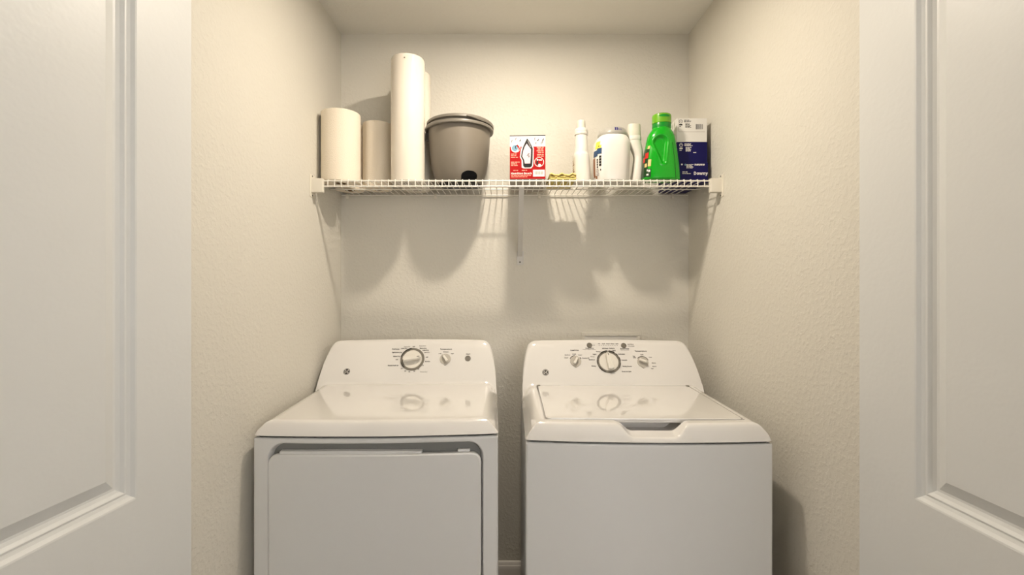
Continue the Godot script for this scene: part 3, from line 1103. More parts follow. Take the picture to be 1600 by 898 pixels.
func towels() -> void:
	var g := ""
	var A := thing("paper_towel_roll", "wide standing paper towel roll at the left front end of the shelf", "paper towels", Vector3(-0.651, DECK, 0.222), 0, g)
	roll_parts(A, 0.0745, 0.276)
	var s := Shape.new()    # the loose last sheet
	var us := lines([-1.6, 0.05], 0.08)
	s.field(us, [0.002, 0.1, 0.2, 0.274], func(a, y): return Vector3(0.0753 * sin(a), y, 0.0753 * cos(a)))
	s.away(Vector3(0, 0.14, 0))
	part("loose_sheet", s, M.paper, A)
	var B := thing("paper_towel_roll", "paper towel roll behind the wide front one, only a sliver showing", "paper towels", Vector3(-0.6635, DECK, 0.080), 0, g)
	roll_parts(B, 0.0605, 0.276)
	var C := thing("paper_towel_roll", "paper towel roll between the front roll and the tall wrapped pack", "paper towels", Vector3(-0.540, DECK, 0.0975), 0, g)
	roll_parts(C, 0.0605, 0.277)
	# two tall rolls in clear film, one behind the other
	var P: Node3D
	for k in [1, 0]:
		P = thing("tall_paper_roll", ["tall film wrapped paper roll standing at the shelf's front left of bucket", "tall film wrapped paper roll mostly hidden behind the front tall roll"][k], "paper towels", [Vector3(-0.386, DECK, 0.213), Vector3(-0.3775, DECK, 0.082)][k])
		s = Shape.new()
		var R: float = [0.0662, 0.060][k]
		s.ring([Vector2(0.02, 0.0005), Vector2(R - 0.004, 0.0005), Vector2(R, 0.004), Vector2(R, 0.487), Vector2(R - 0.002, 0.493), Vector2(R - 0.008, 0.496), Vector2(0.02, 0.496)], 56)
		var r := part("paper", s, M.paper, P)
		s = Shape.new()
		s.ring([Vector2(0.0185, 0.001), Vector2(0.0199, 0.001), Vector2(0.0199, 0.495), Vector2(0.0185, 0.495)], 28)
		part("cardboard_core", s, M.cardboard, r)
		s = Shape.new()
		s.lathe([Vector2(0.003, 0.0), Vector2(R - 0.004, 0.0), Vector2(R + 0.0008, 0.004), Vector2(R + 0.0010, 0.2), Vector2(R + 0.0008, 0.487), Vector2(R - 0.002, 0.4945), Vector2(R - 0.009, 0.4975), Vector2(0.003, 0.4978)], 60)
		part("plastic_film", s, M.film, P)
	s = Shape.new()
	s.xf = Transform3D(Basis(), Vector3(0.0005, 0.475, 0.0673))
	s.disc(Vector2.ZERO, 0.0022, -0.001, 0.0006, 12)
	part("punched_hole", s, M.ink, P)
	s = Shape.new()
	var loop := PackedVector3Array()
	for i in 13:
		var w := TAU * i / 13.0
		loop.append(Vector3(0.0660 + 0.0035 * sin(w), 0.258 + 0.012 * cos(w), -0.006 + 0.003 * sin(w)))
	s.tube(loop, 0.0009, 6)
	part("film_loop", s, M.plastic_cream, P)


func bucket() -> void:
	var o := thing("bucket", "taupe plastic bucket with folded handle left of the red box", "bucket", Vector3(-0.1845, DECK, 0.165))
	var prof := [Vector2(0.076, 0.001), Vector2(0.0878, 0.0034), Vector2(0.095, 0.014), Vector2(0.1030, 0.034), Vector2(0.1105, 0.060), Vector2(0.1172, 0.096), Vector2(0.1218, 0.138), Vector2(0.1247, 0.185), Vector2(0.1265, 0.232)]
	var s := Shape.new()
	var full := prof.duplicate()
	for i in range(prof.size() - 1, -1, -1):
		full.append(Vector2(prof[i].x - 0.003, prof[i].y + (0.003 if i == 0 else 0.0)))
	s.lathe(full, 72)
	var b := part("body", s, M.bucket_taupe, o)
	s = Shape.new()
	s.ring([Vector2(0.1262, 0.220), Vector2(0.1365, 0.2190), Vector2(0.1392, 0.2210), Vector2(0.1400, 0.2275), Vector2(0.138, 0.2315), Vector2(0.130, 0.2330), Vector2(0.1262, 0.2330)], 72)
	part("flange", s, M.bucket_rim, o)
	s = Shape.new()
	s.lathe([Vector2(0.001, 0.0), Vector2(0.078, 0.0), Vector2(0.0885, 0.0028), Vector2(0.0885, 0.0045), Vector2(0.001, 0.0045)], 64)
	part("base", s, M.bucket_badge, o)
	s = Shape.new()
	s.ring([Vector2(0.1200, 0.2330), Vector2(0.1245, 0.2330), Vector2(0.1245, 0.2418), Vector2(0.1320, 0.2424), Vector2(0.1338, 0.2440), Vector2(0.1332, 0.2520), Vector2(0.1300, 0.2550), Vector2(0.1200, 0.2550)], 72)
	part("rim", s, M.bucket_rim, o)
	# bail folded back along the right side of the rim
	s = Shape.new()
	var sec := []
	for i in 41:
		var w := lerpf(0.30, 2.9, i / 40.0)
		var R := 0.1372
		var thick := 0.0068 * clampf(0.35 + i * 0.12, 0.0, 1.0)
		var c := Vector3(R * sin(w), 0.2470 - 0.006 * sin(w), R * cos(w))
		var out := Vector3(sin(w), 0, cos(w))
		var a := PackedVector3Array()
		for q in [Vector2(-0.0052, -1), Vector2(0.002, -1), Vector2(0.0036, -0.6), Vector2(0.0036, 0.6), Vector2(0.002, 1), Vector2(-0.0052, 1)]:
			a.append(c + out * q.x + Vector3(0, q.y * thick, 0))
		sec.append(a)
	s.loft(sec)
	part("handle", s, M.bucket_rim, o)
	for sd in [-1, 1]:
		s = Shape.new()
		s.xf = Transform3D(Basis(Vector3.UP, 0.0 if sd < 0 else 0.55), Vector3.ZERO)
		s.box(Vector3(sd * 0.1325, 0.205, -0.006), Vector3(0.016, 0.036, 0.022), 0.004)
		s.box(Vector3(sd * 0.1385, 0.199, -0.006), Vector3(0.006, 0.018, 0.012), 0.002)
		part("pivot_lug", s, M.bucket_rim, o)
	# dark badge low on the front
	s = Shape.new()
	var rad := func(y: float) -> float:
		for i in prof.size() - 1:
			if y <= prof[i + 1].y:
				return lerpf(prof[i].x, prof[i + 1].x, (y - prof[i].y) / (prof[i + 1].y - prof[i].y))
		return 0.1265
	var f := func(u: float, v: float) -> Vector3:
		var k := sqrt(maxf(0.0, 1.0 - maxf(v - 0.45, 0.0) ** 2 / 0.31))
		var w := 0.52 + 0.36 * u * k
		var y := 0.004 + 0.040 * v
		var edge := 0.0 if absf(u) > 0.99 or v > 0.99 or v < 0.01 else 0.0022
		var R: float = rad.call(y) + edge - 0.0004
		return Vector3(R * sin(w), y, R * cos(w))
	s.field(lines([-1, -0.95, 0.95, 1], 0.12), lines([0, 0.04, 0.96, 1], 0.1), f)
	s.away(Vector3(0, 0.02, 0))
	part("badge", s, M.bucket_badge, b)


func dashes(s: Shape, x: float, y: float, w: float, rows: int, pitch: float, thick: float, z: float, rng: RandomNumberGenerator, align := -1) -> void:
	for r in rows:      # rows of print too small to read: word-long strokes
		var row_w := w * rng.randf_range(0.6, 1.0)
		var px := x if align < 0 else x + w - row_w
		var end := px + row_w
		while px < end - thick:
			var l := minf(rng.randf_range(2.0, 5.0) * thick, end - px)
			s.rect(px + l / 2, y - r * pitch, l, thick, z, z + 0.0002)
			px += l + thick * 0.7


func barcode(s: Shape, x: float, y: float, w: float, h: float, z: float, rng: RandomNumberGenerator) -> void:
	var px := x - w / 2
	while px < x + w / 2:
		var l := rng.randf_range(0.0006, 0.0019)
		s.rect(px + l / 2, y, l, h, z, z + 0.0002)
		px += l + rng.randf_range(0.0006, 0.0016)


func iron_box() -> void:
	var w := 0.136
	var h := 0.167
	var dp := 0.25
	var o := thing("iron_box", "red and white clothes iron carton standing on the shelf's middle", "carton", Vector3(0.0935, DECK, 0.302 - dp / 2), deg_to_rad(-2.2))
	var s := Shape.new()
	s.box(Vector3(0, h / 2, 0), Vector3(w, h, dp), 0.0012)
	part("carton", s, M.carton_grey, o)
	var z := dp / 2
	var rng := RandomNumberGenerator.new()
	rng.seed = 3
	# front print; u, v in fractions of the front counted from its top left corner
	var P := func(u: float, v: float) -> Vector2: return Vector2((u - 0.5) * w, h * (1.0 - v))
	s = Shape.new()
	s.rect(0, h * 0.375, w * 0.992, h * 0.74, z, z + 0.0004)
	var red := part("red_print", s, M.print_red, o)
	s = Shape.new()
	s.rect(0, h * 0.865, w * 0.992, h * 0.245, z, z + 0.0005)
	s.rect(w * 0.315, h * 0.135, w * 0.325, h * 0.155, z + 0.0004, z + 0.0007)      # barcode field
	s.disc(P.call(0.165, 0.285), 0.0178, z + 0.0004, z + 0.0008, 32)
	var outline := PackedVector2Array()
	for q in [[0.487, 0.045], [0.56, 0.11], [0.635, 0.225], [0.675, 0.30], [0.665, 0.56], [0.655, 0.70], [0.60, 0.755], [0.40, 0.755], [0.335, 0.735], [0.33, 0.56], [0.285, 0.50], [0.305, 0.36], [0.345, 0.24], [0.41, 0.13]]:
		outline.append(P.call(q[0], q[1]))
	s.prism(outline, z + 0.0004, z + 0.0010)
	s.hoop(P.call(0.822, 0.612), 0.0165, 0.0183, z + 0.0004, z + 0.0008)
	s.disc(P.call(0.835, 0.69), 0.0062, z + 0.0004, z + 0.0009, 16)
	s.disc(P.call(0.78, 0.56), 0.0035, z + 0.0004, z + 0.0009, 12)
	s.rect(w * 0.36, h * 0.435, 0.012, 0.004, z + 0.0004, z + 0.0009)
	s.text("Hamilton Beach", 0.0104, P.call(0.325, 0.868), z + 0.0005, bold, 0)
	part("white_print", s, M.print_white, o)
	s = Shape.new()
	var dark := PackedVector2Array()
	for q in [[0.487, 0.07], [0.545, 0.13], [0.615, 0.24], [0.65, 0.31], [0.64, 0.56], [0.625, 0.70], [0.575, 0.735], [0.42, 0.735], [0.375, 0.70], [0.37, 0.58], [0.315, 0.49], [0.335, 0.37], [0.375, 0.26], [0.435, 0.15]]:
		dark.append(P.call(q[0], q[1]))
	s.prism(dark, z + 0.0010, z + 0.0013)
	s.rect(0, h * 0.992, w, h * 0.018, z + 0.0004, z + 0.0007)                        # dark edge along the top
	s.prism(PackedVector2Array([P.call(0.74, 0.64), P.call(0.765, 0.56), P.call(0.80, 0.60), P.call(0.79, 0.69)]), z + 0.0004, z + 0.0009)
	s.hoop(P.call(0.20, 0.27), 0.0045, 0.0075, z + 0.0008, z + 0.0011, 0.6, 4.4, 12)
	for q in [[0.29, 0.10], [0.79, 0.10], [0.93, 0.09]]:
		s.prism(PackedVector2Array([P.call(q[0], q[1]), P.call(q[0] + 0.035, q[1] - 0.03), P.call(q[0] + 0.01, q[1] + 0.04), P.call(q[0] - 0.03, q[1] + 0.03)]), z + 0.0005, z + 0.0008)
	part("black_print", s, M.print_black, o)
	s = Shape.new()
	var sole := PackedVector2Array()
	for q in [[0.475, 0.19], [0.53, 0.25], [0.595, 0.32], [0.59, 0.50], [0.575, 0.645], [0.42, 0.645], [0.405, 0.57], [0.35, 0.48], [0.375, 0.36], [0.42, 0.26]]:
		sole.append(P.call(q[0], q[1]))
	s.prism(sole, z + 0.0013, z + 0.0016)
	part("lilac_print", s, M.print_lilac, o)
	s = Shape.new()
	s.prism(PackedVector2Array([P.call(0.47, 0.47), P.call(0.53, 0.40), P.call(0.56, 0.42), P.call(0.52, 0.46), P.call(0.57, 0.47), P.call(0.53, 0.52), P.call(0.51, 0.47)]), z + 0.0016, z + 0.0018)
	s.prism(PackedVector2Array([P.call(0.495, 0.12), P.call(0.52, 0.13), P.call(0.60, 0.26), P.call(0.575, 0.28)]), z + 0.0013, z + 0.0016)
	for q in [[0.04, 0.12], [0.15, 0.07], [0.68, 0.07], [0.71, 0.17], [0.86, 0.17], [0.90, 0.14]]:
		s.prism(PackedVector2Array([P.call(q[0], q[1]), P.call(q[0] + 0.05, q[1] - 0.035), P.call(q[0] + 0.015, q[1] + 0.07)]), z + 0.0005, z + 0.0008)
	barcode(s, w * 0.315, h * 0.140, w * 0.23, h * 0.075, z + 0.0007, rng)
	part("grey_print", s, M.print_grey, o)
	s = Shape.new()
	var a: Vector2 = P.call(0.72, 0.28)
	dashes(s, a.x, a.y, w * 0.23, 2, 0.0060, 0.0038, z + 0.0004, rng, 1)
	a = P.call(0.75, 0.355)
	dashes(s, a.x, a.y, w * 0.20, 2, 0.0062, 0.0034, z + 0.0004, rng, 1)
	a = P.call(0.72, 0.44)
	dashes(s, a.x, a.y, w * 0.23, 2, 0.0062, 0.0032, z + 0.0004, rng, 1)
	a = P.call(0.035, 0.425)
	dashes(s, a.x, a.y, w * 0.20, 3, 0.0062, 0.0034, z + 0.0004, rng)
	a = P.call(0.035, 0.61)
	dashes(s, a.x, a.y, w * 0.25, 3, 0.0062, 0.0034, z + 0.0004, rng)
	a = P.call(0.04, 0.915)
	dashes(s, a.x, a.y, w * 0.56, 2, 0.0052, 0.0028, z + 0.0004, rng)
	a = P.call(0.10, 0.800)
	dashes(s, a.x, a.y, w * 0.20, 1, 0.005, 0.0032, z + 0.0004, rng)
	a = P.call(0.34, 0.800)
	dashes(s, a.x, a.y, w * 0.22, 1, 0.005, 0.0038, z + 0.0004, rng)
	part("small_print", s, M.print_pink, o)
	s = Shape.new()
	s.disc(P.call(0.145, 0.29), 0.0120, z + 0.0008, z + 0.0010, 24)
	part("blue_print", s, M.print_blue, o)
	s = Shape.new()
	s.prism(PackedVector2Array([P.call(0.20, 0.20), P.call(0.265, 0.25), P.call(0.285, 0.31), P.call(0.25, 0.36), P.call(0.245, 0.29), P.call(0.205, 0.255)]), z + 0.0010, z + 0.0013)
	part("red_print", s, M.print_red, o)


func cloth() -> void:
	var o := thing("folded_cloth", "folded pale yellow cloth lying between red carton and white bottle", "cloth", Vector3(0.226, DECK, 0.208))
	var hw := 0.050
	var hd := 0.085
	for k in 3:
		var y0 := 0.0002 + 0.0078 * k
		var s := Shape.new()
		var sec := []
		for i in 25:
			var x := lerpf(-hw, hw, i / 24.0)
			var wob := 0.0028 * sin(i * 0.62 + k * 1.3) + 0.0014 * sin(i * 1.31 + 2.0 * k)
			wob = [0.0, 0.5, 1.0][k] * (0.0026 * sin(i * 0.62 + 1.0) + 0.0012 * sin(i * 1.31))
			var inset := 0.004 * absf(sin(i * 0.4 + k))
			var th := 0.0085
			var a := PackedVector3Array()
			for q in [Vector2(-hd, 0), Vector2(hd - 0.003 - inset, 0), Vector2(hd - inset, 0.3), Vector2(hd - inset, 0.7), Vector2(hd - 0.003 - inset, 1), Vector2(-hd, 1)]:
				a.append(Vector3(x, y0 + wob + q.y * th, q.x))
			sec.append(a)
		s.loft(sec)
		part("fold", s, M.cloth_yellow, o, 60.0)
	var e := Shape.new()
	var path := PackedVector3Array()
	for i in 25:
		path.append(Vector3(lerpf(-hw, hw, i / 24.0), 0.0158 + 0.0026 * sin(i * 0.62 + 1.0) + 0.0012 * sin(i * 1.31), hd - 0.002))
	e.tube(path, 0.0014, 6)
	part("dark_hem", e, M.cloth_edge, o)


# bottle bodies: rows of height, centre x, half width, half depth, roundness
class Body:
	var rows: Array
	var bump = null
	func at(y: float) -> Array:
		for i in rows.size() - 1:
			if y <= rows[i + 1][0]:
				var t: float = (y - rows[i][0]) / maxf(rows[i + 1][0] - rows[i][0], 1e-6)
				var a: Array = rows[maxi(i - 1, 0)]
				var b: Array = rows[i]
				var c: Array = rows[i + 1]
				var d: Array = rows[mini(i + 2, rows.size() - 1)]
				var o := [y]
				for k in range(1, 5):
					o.append(clampf(cubic_interpolate(b[k], c[k], a[k], d[k], t), minf(b[k], c[k]) - 0.002, maxf(b[k], c[k]) + 0.002))
				return o
		return rows[-1]
	func point(w: float, y: float, off := 0.0) -> Vector3:
		var r := at(y)
		var n: float = 2.0 / r[4]
		var sx := signf(sin(w)) * pow(absf(sin(w)), n)
		var sz := signf(cos(w)) * pow(absf(cos(w)), n)
		var p := Vector3(r[1] + (r[2] + off) * sx, y, (r[3] + off) * sz)
		if bump != null:
			p.z += bump.call(p.x, y) * clampf(cos(w) * 3.0, 0.0, 1.0)
		return p
	func fill(s: Shape, step: float, n := 64) -> void:
		var sec := []
		var stops := []
		for r in rows:
			stops.append(r[0])
		for y in Shape.steps(stops, step):
			var a := PackedVector3Array()
			for i in n:
				a.append(point(TAU * i / n, y))
			sec.append(a)
		s.loft(sec)
	func patch(s: Shape, a0: float, a1: float, y0: float, y1: float, off: float, na := 8, ny := 6) -> void:
		s.begin()
		var prev := PackedVector3Array()
		for j in ny + 1:
			var row := PackedVector3Array()
			for i in na + 1:
				row.append(point(lerpf(a0, a1, float(i) / na), lerpf(y0, y1, float(j) / ny), off))
			if j:
				s.strip(prev, row, false)
			prev = row
		s.away(Vector3(rows[0][1], (y0 + y1) / 2, 0))


func white_bottles() -> void:
	# left bottle: slim with a stepped lower body
	var o := thing("laundry_bottle", "slim white bottle with a narrow cap right of the yellow cloth", "bottle", Vector3(0.3105, DECK, 0.20))
	var b := Body.new()
	b.rows = [[0.0, 0.003, 0.030, 0.036, 2.6], [0.004, 0.003, 0.0345, 0.041, 2.6], [0.05, 0.002, 0.0345, 0.042, 2.6], [0.10, 0.0, 0.0325, 0.042, 2.4], [0.118, -0.001, 0.0312, 0.040, 2.3], [0.124, -0.001, 0.0280, 0.036, 2.1], [0.145, 0.0, 0.0265, 0.033, 2.0], [0.185, 0.0, 0.0245, 0.026, 2.0], [0.200, 0.0, 0.0240, 0.024, 2.0]]
	var s := Shape.new()
	b.fill(s, 0.006)
	part("body", s, M.plastic_white, o)
	s = Shape.new()
	s.lathe([Vector2(0.0005, 0.199), Vector2(0.0265, 0.199), Vector2(0.0272, 0.202), Vector2(0.0272, 0.208), Vector2(0.0255, 0.210), Vector2(0.0262, 0.212), Vector2(0.0262, 0.219), Vector2(0.0235, 0.224), Vector2(0.017, 0.227), Vector2(0.0005, 0.228)], 40)
	part("collar", s, M.plastic_white, o)
	s = Shape.new()
	s.lathe([Vector2(0.0005, 0.226), Vector2(0.0163, 0.226), Vector2(0.0160, 0.254), Vector2(0.0148, 0.2575), Vector2(0.0005, 0.259)], 40)
	part("cap", s, M.plastic_cream, o)
	s = Shape.new()
	b.patch(s, -2.1, -1.0, 0.012, 0.105, 0.0006)
	part("label", s, M.plastic_cream, o)
	s = Shape.new()
	for k in 9:
		b.patch(s, -1.75 + 0.12 * (k % 2), -1.15 - 0.15 * (k % 3), 0.020 + 0.009 * k, 0.0245 + 0.009 * k, 0.0011, 4, 1)
	part("label_print", s, M.label_brown, o)
	# right bottle, half hidden: wide cap and a waisted body
	o = thing("laundry_bottle", "white bottle with a wide cap behind tub and green bottle", "bottle", Vector3(0.526, DECK, 0.225))
	o.scale = Vector3(0.943, 0.88, 0.62)
	b = Body.new()
	b.rows = [[0.0, -0.002, 0.022, 0.040, 2.2], [0.004, -0.002, 0.0248, 0.044, 2.2], [0.04, 0.002, 0.0235, 0.044, 2.2], [0.08, 0.0055, 0.0215, 0.040, 2.2], [0.12, 0.007, 0.0205, 0.035, 2.0], [0.155, 0.0, 0.0255, 0.032, 2.0], [0.183, -0.007, 0.0275, 0.029, 2.0], [0.196, -0.008, 0.0275, 0.028, 2.0]]
	s = Shape.new()
	b.fill(s, 0.006)
	part("body", s, M.plastic_white, o)
	s = Shape.new()
	s.lathe([Vector2(0.0005, 0.194), Vector2(0.0292, 0.194), Vector2(0.0298, 0.197), Vector2(0.0298, 0.209), Vector2(0.028, 0.212), Vector2(0.0005, 0.212)], 40, 1, 1, Vector3(-0.009, 0, 0))
	part("collar", s, M.plastic_white, o)
	s = Shape.new()
	s.lathe([Vector2(0.0005, 0.211), Vector2(0.0277, 0.211), Vector2(0.0270, 0.262), Vector2(0.025, 0.266), Vector2(0.0005, 0.2675)], 40, 1, 1, Vector3(-0.010, 0, 0))
	part("cap", s, M.plastic_cream, o)


func tub() -> void:
	var o := thing("detergent_tub", "round shouldered white tub with silver lid and colourful side label", "tub", Vector3(0.4255, DECK, 0.215))
	var b := Body.new()
	b.rows = [[0.0, 0.0, 0.060, 0.058, 3.0], [0.005, 0.0, 0.066, 0.064, 3.0], [0.03, -0.001, 0.0685, 0.067, 3.0], [0.08, -0.0005, 0.0705, 0.069, 3.0], [0.125, 0.001, 0.0712, 0.069, 3.0], [0.155, 0.003, 0.0685, 0.067, 2.9], [0.174, 0.005, 0.0625, 0.062, 2.6], [0.184, 0.007, 0.0560, 0.056, 2.3], [0.190, 0.008, 0.050, 0.050, 2.0]]
	var s := Shape.new()
	b.fill(s, 0.006, 80)
	part("body", s, M.plastic_tub, o)
	s = Shape.new()
	s.lathe([Vector2(0.0005, 0.1845), Vector2(0.0575, 0.1845), Vector2(0.0592, 0.187), Vector2(0.0592, 0.194), Vector2(0.0575, 0.1965), Vector2(0.0555, 0.203), Vector2(0.052, 0.211), Vector2(0.047, 0.2145), Vector2(0.0005, 0.2150)], 56, 1, 1, Vector3(0.008, 0, 0))
	var lid := part("lid", s, M.lid_silver, o)
	s = Shape.new()      # blue mark on the lid's edge
	for q in [[0.00, 0.10], [0.14, 0.22], [0.26, 0.30], [0.36, 0.40], [0.46, 0.50]]:
		for e in 3:
			var yy := [0.1975, 0.2015, 0.2055][e] as float
			if e == 2 and q[0] > 0.2:
				continue
			var R := 0.0570 - (yy - 0.1965) * 0.33
			s.begin()
			var a := PackedVector3Array()
			for c in [[q[0], 0.0], [q[1], 0.0], [q[1], 0.0040], [q[0], 0.0040]]:
				var w: float = c[0] - 0.08
				var RR: float = R + 0.0008 - c[1] * 0.33
				a.append(Vector3(0.008 + RR * sin(w), yy + c[1], RR * cos(w)))
			s.quad(a[0], a[1], a[2], a[3])
			s.away(Vector3(0.008, 0.2, 0))
	part("lid_mark", s, M.lid_blue, lid)
	# side label
	s = Shape.new()
	b.patch(s, -1.25, -0.80, 0.128, 0.156, 0.0008)
	b.patch(s, -1.05, -0.66, 0.120, 0.140, 0.0007)
	var l := part("label", s, M.label_yellow, o)
	s = Shape.new()
	b.patch(s, -1.45, -0.95, 0.098, 0.122, 0.0008)
	b.patch(s, -1.00, -0.60, 0.106, 0.128, 0.0012)
	part("label_print", s, M.label_blue, l)
	s = Shape.new()
	for k in 4:
		b.patch(s, -0.80, -0.62, 0.058 + 0.0105 * k, 0.0665 + 0.0105 * k, 0.0009, 3, 1)
		b.patch(s, -1.02, -0.90, 0.052 + 0.0095 * k, 0.0595 + 0.0095 * k, 0.0009, 3, 1)
	b.patch(s, -0.72, -0.64, 0.040, 0.046, 0.0009, 3, 1)
	b.patch(s, -0.92, -0.82, 0.134, 0.138, 0.0013, 3, 1)
	part("label_print", s, M.ink, l)
	s = Shape.new()
	b.patch(s, -1.5, -1.22, 0.020, 0.094, 0.0008)
	b.patch(s, -1.22, -1.02, 0.012, 0.024, 0.0008)
	part("label_print", s, M.label_brown, l)
	s = Shape.new()
	for k in 5:
		b.patch(s, -1.10, -0.85 + 0.05 * (k % 2), 0.022 + 0.0058 * k, 0.0244 + 0.0058 * k, 0.0009, 4, 1)
	part("label_print", s, M.print_grey, l)


func green_bottle() -> void:
	var o := thing("detergent_bottle", "bright green detergent bottle with moulded grip and green cap", "bottle", Vector3(0.6075, DECK, 0.268))
	o.scale = Vector3(0.99, 1.0, 0.9)
	var b := Body.new()
	b.rows = [[0.0, 0.0, 0.066, 0.040, 3.0], [0.005, 0.0, 0.0712, 0.045, 3.0], [0.045, 0.0, 0.0695, 0.045, 2.9], [0.10, 0.0, 0.0640, 0.044, 2.7], [0.150, 0.0005, 0.0560, 0.042, 2.5], [0.172, 0.001, 0.0515, 0.041, 2.3], [0.187, 0.002, 0.0445, 0.039, 2.2], [0.197, 0.003, 0.0380, 0.036, 2.0], [0.205, 0.004, 0.0350, 0.035, 2.0]]
	b.bump = func(x: float, y: float) -> float:
		# teardrop grip: wide at the top, tapering to a small round end low down
		var p := Vector2(x + 0.002, y - 0.066)
		var ax := Vector2(-0.010, 0.074)
		var h := clampf(p.dot(ax) / ax.length_squared(), 0.0, 1.0)
		var sd := (p - ax * h).length() - lerpf(0.009, 0.0285, h)
		var dip := -0.0115 * (1.0 - smoothstep(-0.011, 0.001, sd))
		var rim := 0.0022 * exp(-pow((sd - 0.0035) / 0.0026, 2.0))
		return dip + rim
	var s := Shape.new()
	b.fill(s, 0.0022, 220)
	var body := part("body", s, M.green_plastic, o, 60.0)
	s = Shape.new()
	s.lathe([Vector2(0.0005, 0.203), Vector2(0.0360, 0.203), Vector2(0.0368, 0.206), Vector2(0.0362, 0.218), Vector2(0.0345, 0.2205), Vector2(0.0005, 0.2205)], 48, 1, 1, Vector3(0.004, 0, 0))
	part("collar", s, M.green_collar, o)
	s = Shape.new()
	s.lathe([Vector2(0.0005, 0.2205), Vector2(0.0368, 0.2205), Vector2(0.0364, 0.250), Vector2(0.0345, 0.2545), Vector2(0.030, 0.2570), Vector2(0.0005, 0.2578)], 48, 1, 1, Vector3(0.004, 0, 0))
	var cap := part("cap", s, M.green_cap, o)
	s = Shape.new()
	var f := func(u: float, v: float) -> Vector3:
		var w := 0.05 + 0.62 * v * cos(u)
		return Vector3(0.004 + 0.0369 * sin(w), 0.2445 + 0.0052 * v * sin(u), 0.0369 * cos(w))
	s.field(lines([0, TAU], 0.26), [0.0, 0.5, 1.0], f)
	s.away(Vector3(0.004, 0.244, 0))
	part("cap_recess", s, M.green_collar, cap)
	s = Shape.new()
	b.patch(s, 0.50, 0.53, 0.006, 0.142, 0.0007, 1, 20)
	part("mould_seam", s, M.green_dark, body)
	# printed label round the left side
	s = Shape.new()
	b.patch(s, -1.9, -0.92, 0.010, 0.120, 0.0006, 12, 12)
	b.patch(s, -0.95, -0.62, 0.008, 0.040, 0.0006, 5, 5)
	var l := part("label", s, M.green_dark, o)
	s = Shape.new()
	b.patch(s, -1.35, -0.95, 0.082, 0.104, 0.0012)
	b.patch(s, -1.6, -1.3, 0.068, 0.088, 0.0012)
	part("label_print", s, M.label_red, l)
	s = Shape.new()
	b.patch(s, -0.92, -0.66, 0.050, 0.076, 0.0012)
	b.patch(s, -1.3, -1.02, 0.048, 0.062, 0.0012)
	b.patch(s, -1.15, -0.90, 0.118, 0.130, 0.0012)
	part("label_print", s, M.label_peach, l)
	s = Shape.new()
	b.patch(s, -0.84, -0.68, 0.028, 0.036, 0.0013, 3, 2)
	b.patch(s, -0.98, -0.88, 0.031, 0.038, 0.0013, 3, 2)
	b.patch(s, -1.0, -0.80, 0.015, 0.021, 0.0013, 3, 2)
	part("label_print", s, M.print_white, l)


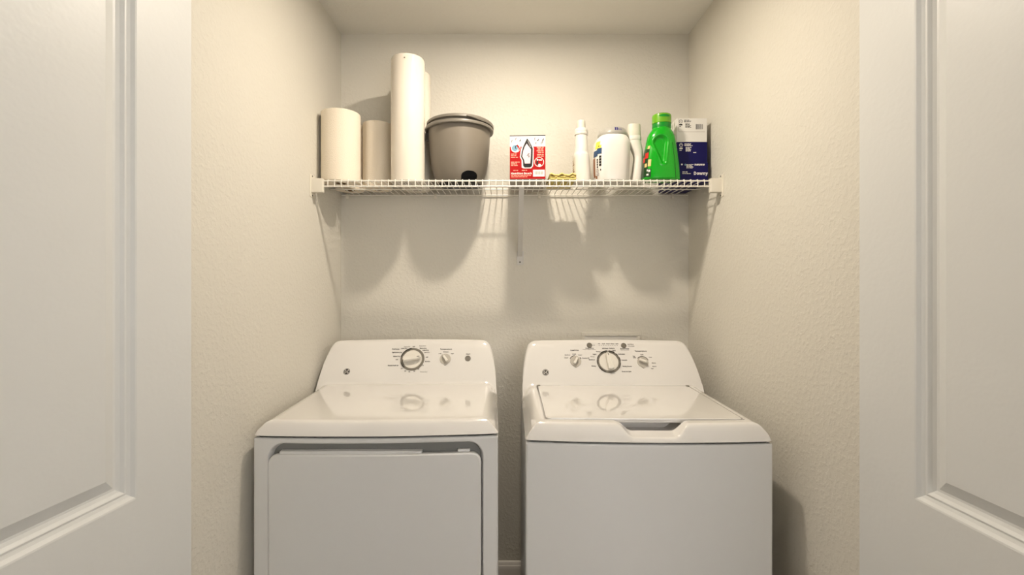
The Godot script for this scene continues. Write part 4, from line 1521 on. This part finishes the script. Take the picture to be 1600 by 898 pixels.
func cartons() -> void:
	# three dryer sheet cartons stacked against the right wall
	var w := 0.120
	var dp := 0.226
	var front := 0.236
	var x := 0.7435
	var rng := RandomNumberGenerator.new()
	rng.seed = 11
	var hs := [0.0795, 0.0825, 0.0935]
	var y := DECK
	for k in 3:
		var h: float = hs[k]
		var o := thing("dryer_sheet_carton", ["navy carton with white lettering, bottom of the stack of three", "plain fronted navy carton in the middle of the stack of three", "white carton with a barcode, top of the stack of three"][k], "carton", Vector3(x + [0.002, 0.0, -0.0012][k], y, front + [0.003, 0.0, 0.0][k] - dp / 2))
		y += h
		var s := Shape.new()
		s.box(Vector3(0, h / 2, 0), Vector3(w, h - 0.0004, dp), 0.0011)
		part("carton", s, [M.carton_navy, M.carton_navy, M.carton_white][k], o)
		var z := dp / 2
		var ink: Material = M.print_white if k < 2 else M.ink
		s = Shape.new()
		if k == 0:
			s.disc(Vector2(-0.044, 0.074 - 0.002), 0.0034, z, z + 0.0003, 14)
			dashes(s, -0.026, h - 0.0075, 0.030, 5, 0.0034, 0.0022, z, rng)
			dashes(s, 0.006, h - 0.0065, 0.044, 2, 0.0036, 0.0024, z, rng)
			dashes(s, -0.042, h - 0.037, 0.030, 1, 0.004, 0.0030, z, rng)
			dashes(s, -0.042, h - 0.0435, 0.046, 1, 0.004, 0.0022, z, rng)
			s.text("Downy", 0.0172, Vector2(0.031, h - 0.0425), z + 0.0001, bold, 0)
		else:
			var t := h - 0.004
			# small pictogram: a head outline over a dark bar and a caption
			s.hoop(Vector2(-0.044, t - 0.0085), 0.0058, 0.0074, z, z + 0.0003, 0, TAU, 20)
			s.rect(-0.044, t - 0.0075, 0.007, 0.0018, z, z + 0.0003)
			s.rect(-0.044, t - 0.0215, 0.013, 0.0056, z, z + 0.0003)
			dashes(s, -0.050, t - 0.029, 0.012, 1, 0.004, 0.0024, z, rng)
			dashes(s, -0.031, t - 0.0035, 0.036, 3, 0.0036, 0.0022, z, rng)
			dashes(s, -0.026, t - 0.0175, 0.024, 5, 0.0037, 0.0022, z, rng)
			if k == 1:
				s.rect(0.010, t - 0.038, 0.012, 0.0022, z, z + 0.0003)
		part("front_print", s, ink, o)
		if k == 2:
			s = Shape.new()
			barcode(s, 0.029, h - 0.0335, 0.028, 0.020, z, rng)
			part("barcode", s, M.carton_navy_dark, o)
			s = Shape.new()
			s.rect(0.0, h - 0.0535, 0.104, 0.0012, z, z + 0.0003)
			s.rect(-0.052, h - 0.027, 0.0010, 0.052, z, z + 0.0003)
			part("panel_line", s, M.carton_grey, o)
		elif k == 0:
			s = Shape.new()
			s.disc(Vector2(-0.030, 0.074 - 0.003), 0.0040, z, z + 0.0003, 14)
			part("blue_dot", s, M.print_blue, o)
		# printed stalks along the left side
		s = Shape.new()
		s.xf = Transform3D(Basis(Vector3(0, 0, 1), Vector3.UP, Vector3(-1, 0, 0)), Vector3(-w / 2, 0, 0))
		for i in 11:
			var u := -0.105 + 0.019 * i
			for j in 2:
				var q := h * (0.10 + 0.45 * j) + rng.randf_range(0, 0.01)
				var ln := rng.randf_range(0.024, 0.036) * h / 0.0935
				s.prism(PackedVector2Array([Vector2(u, q), Vector2(u + 0.007, q + ln * 0.5), Vector2(u + 0.006, q + ln), Vector2(u + 0.001, q + ln * 0.5)]), 0.0, 0.0004)
		part("stalk_print", s, M.leaf_print if k == 2 else M.carton_grey, o)
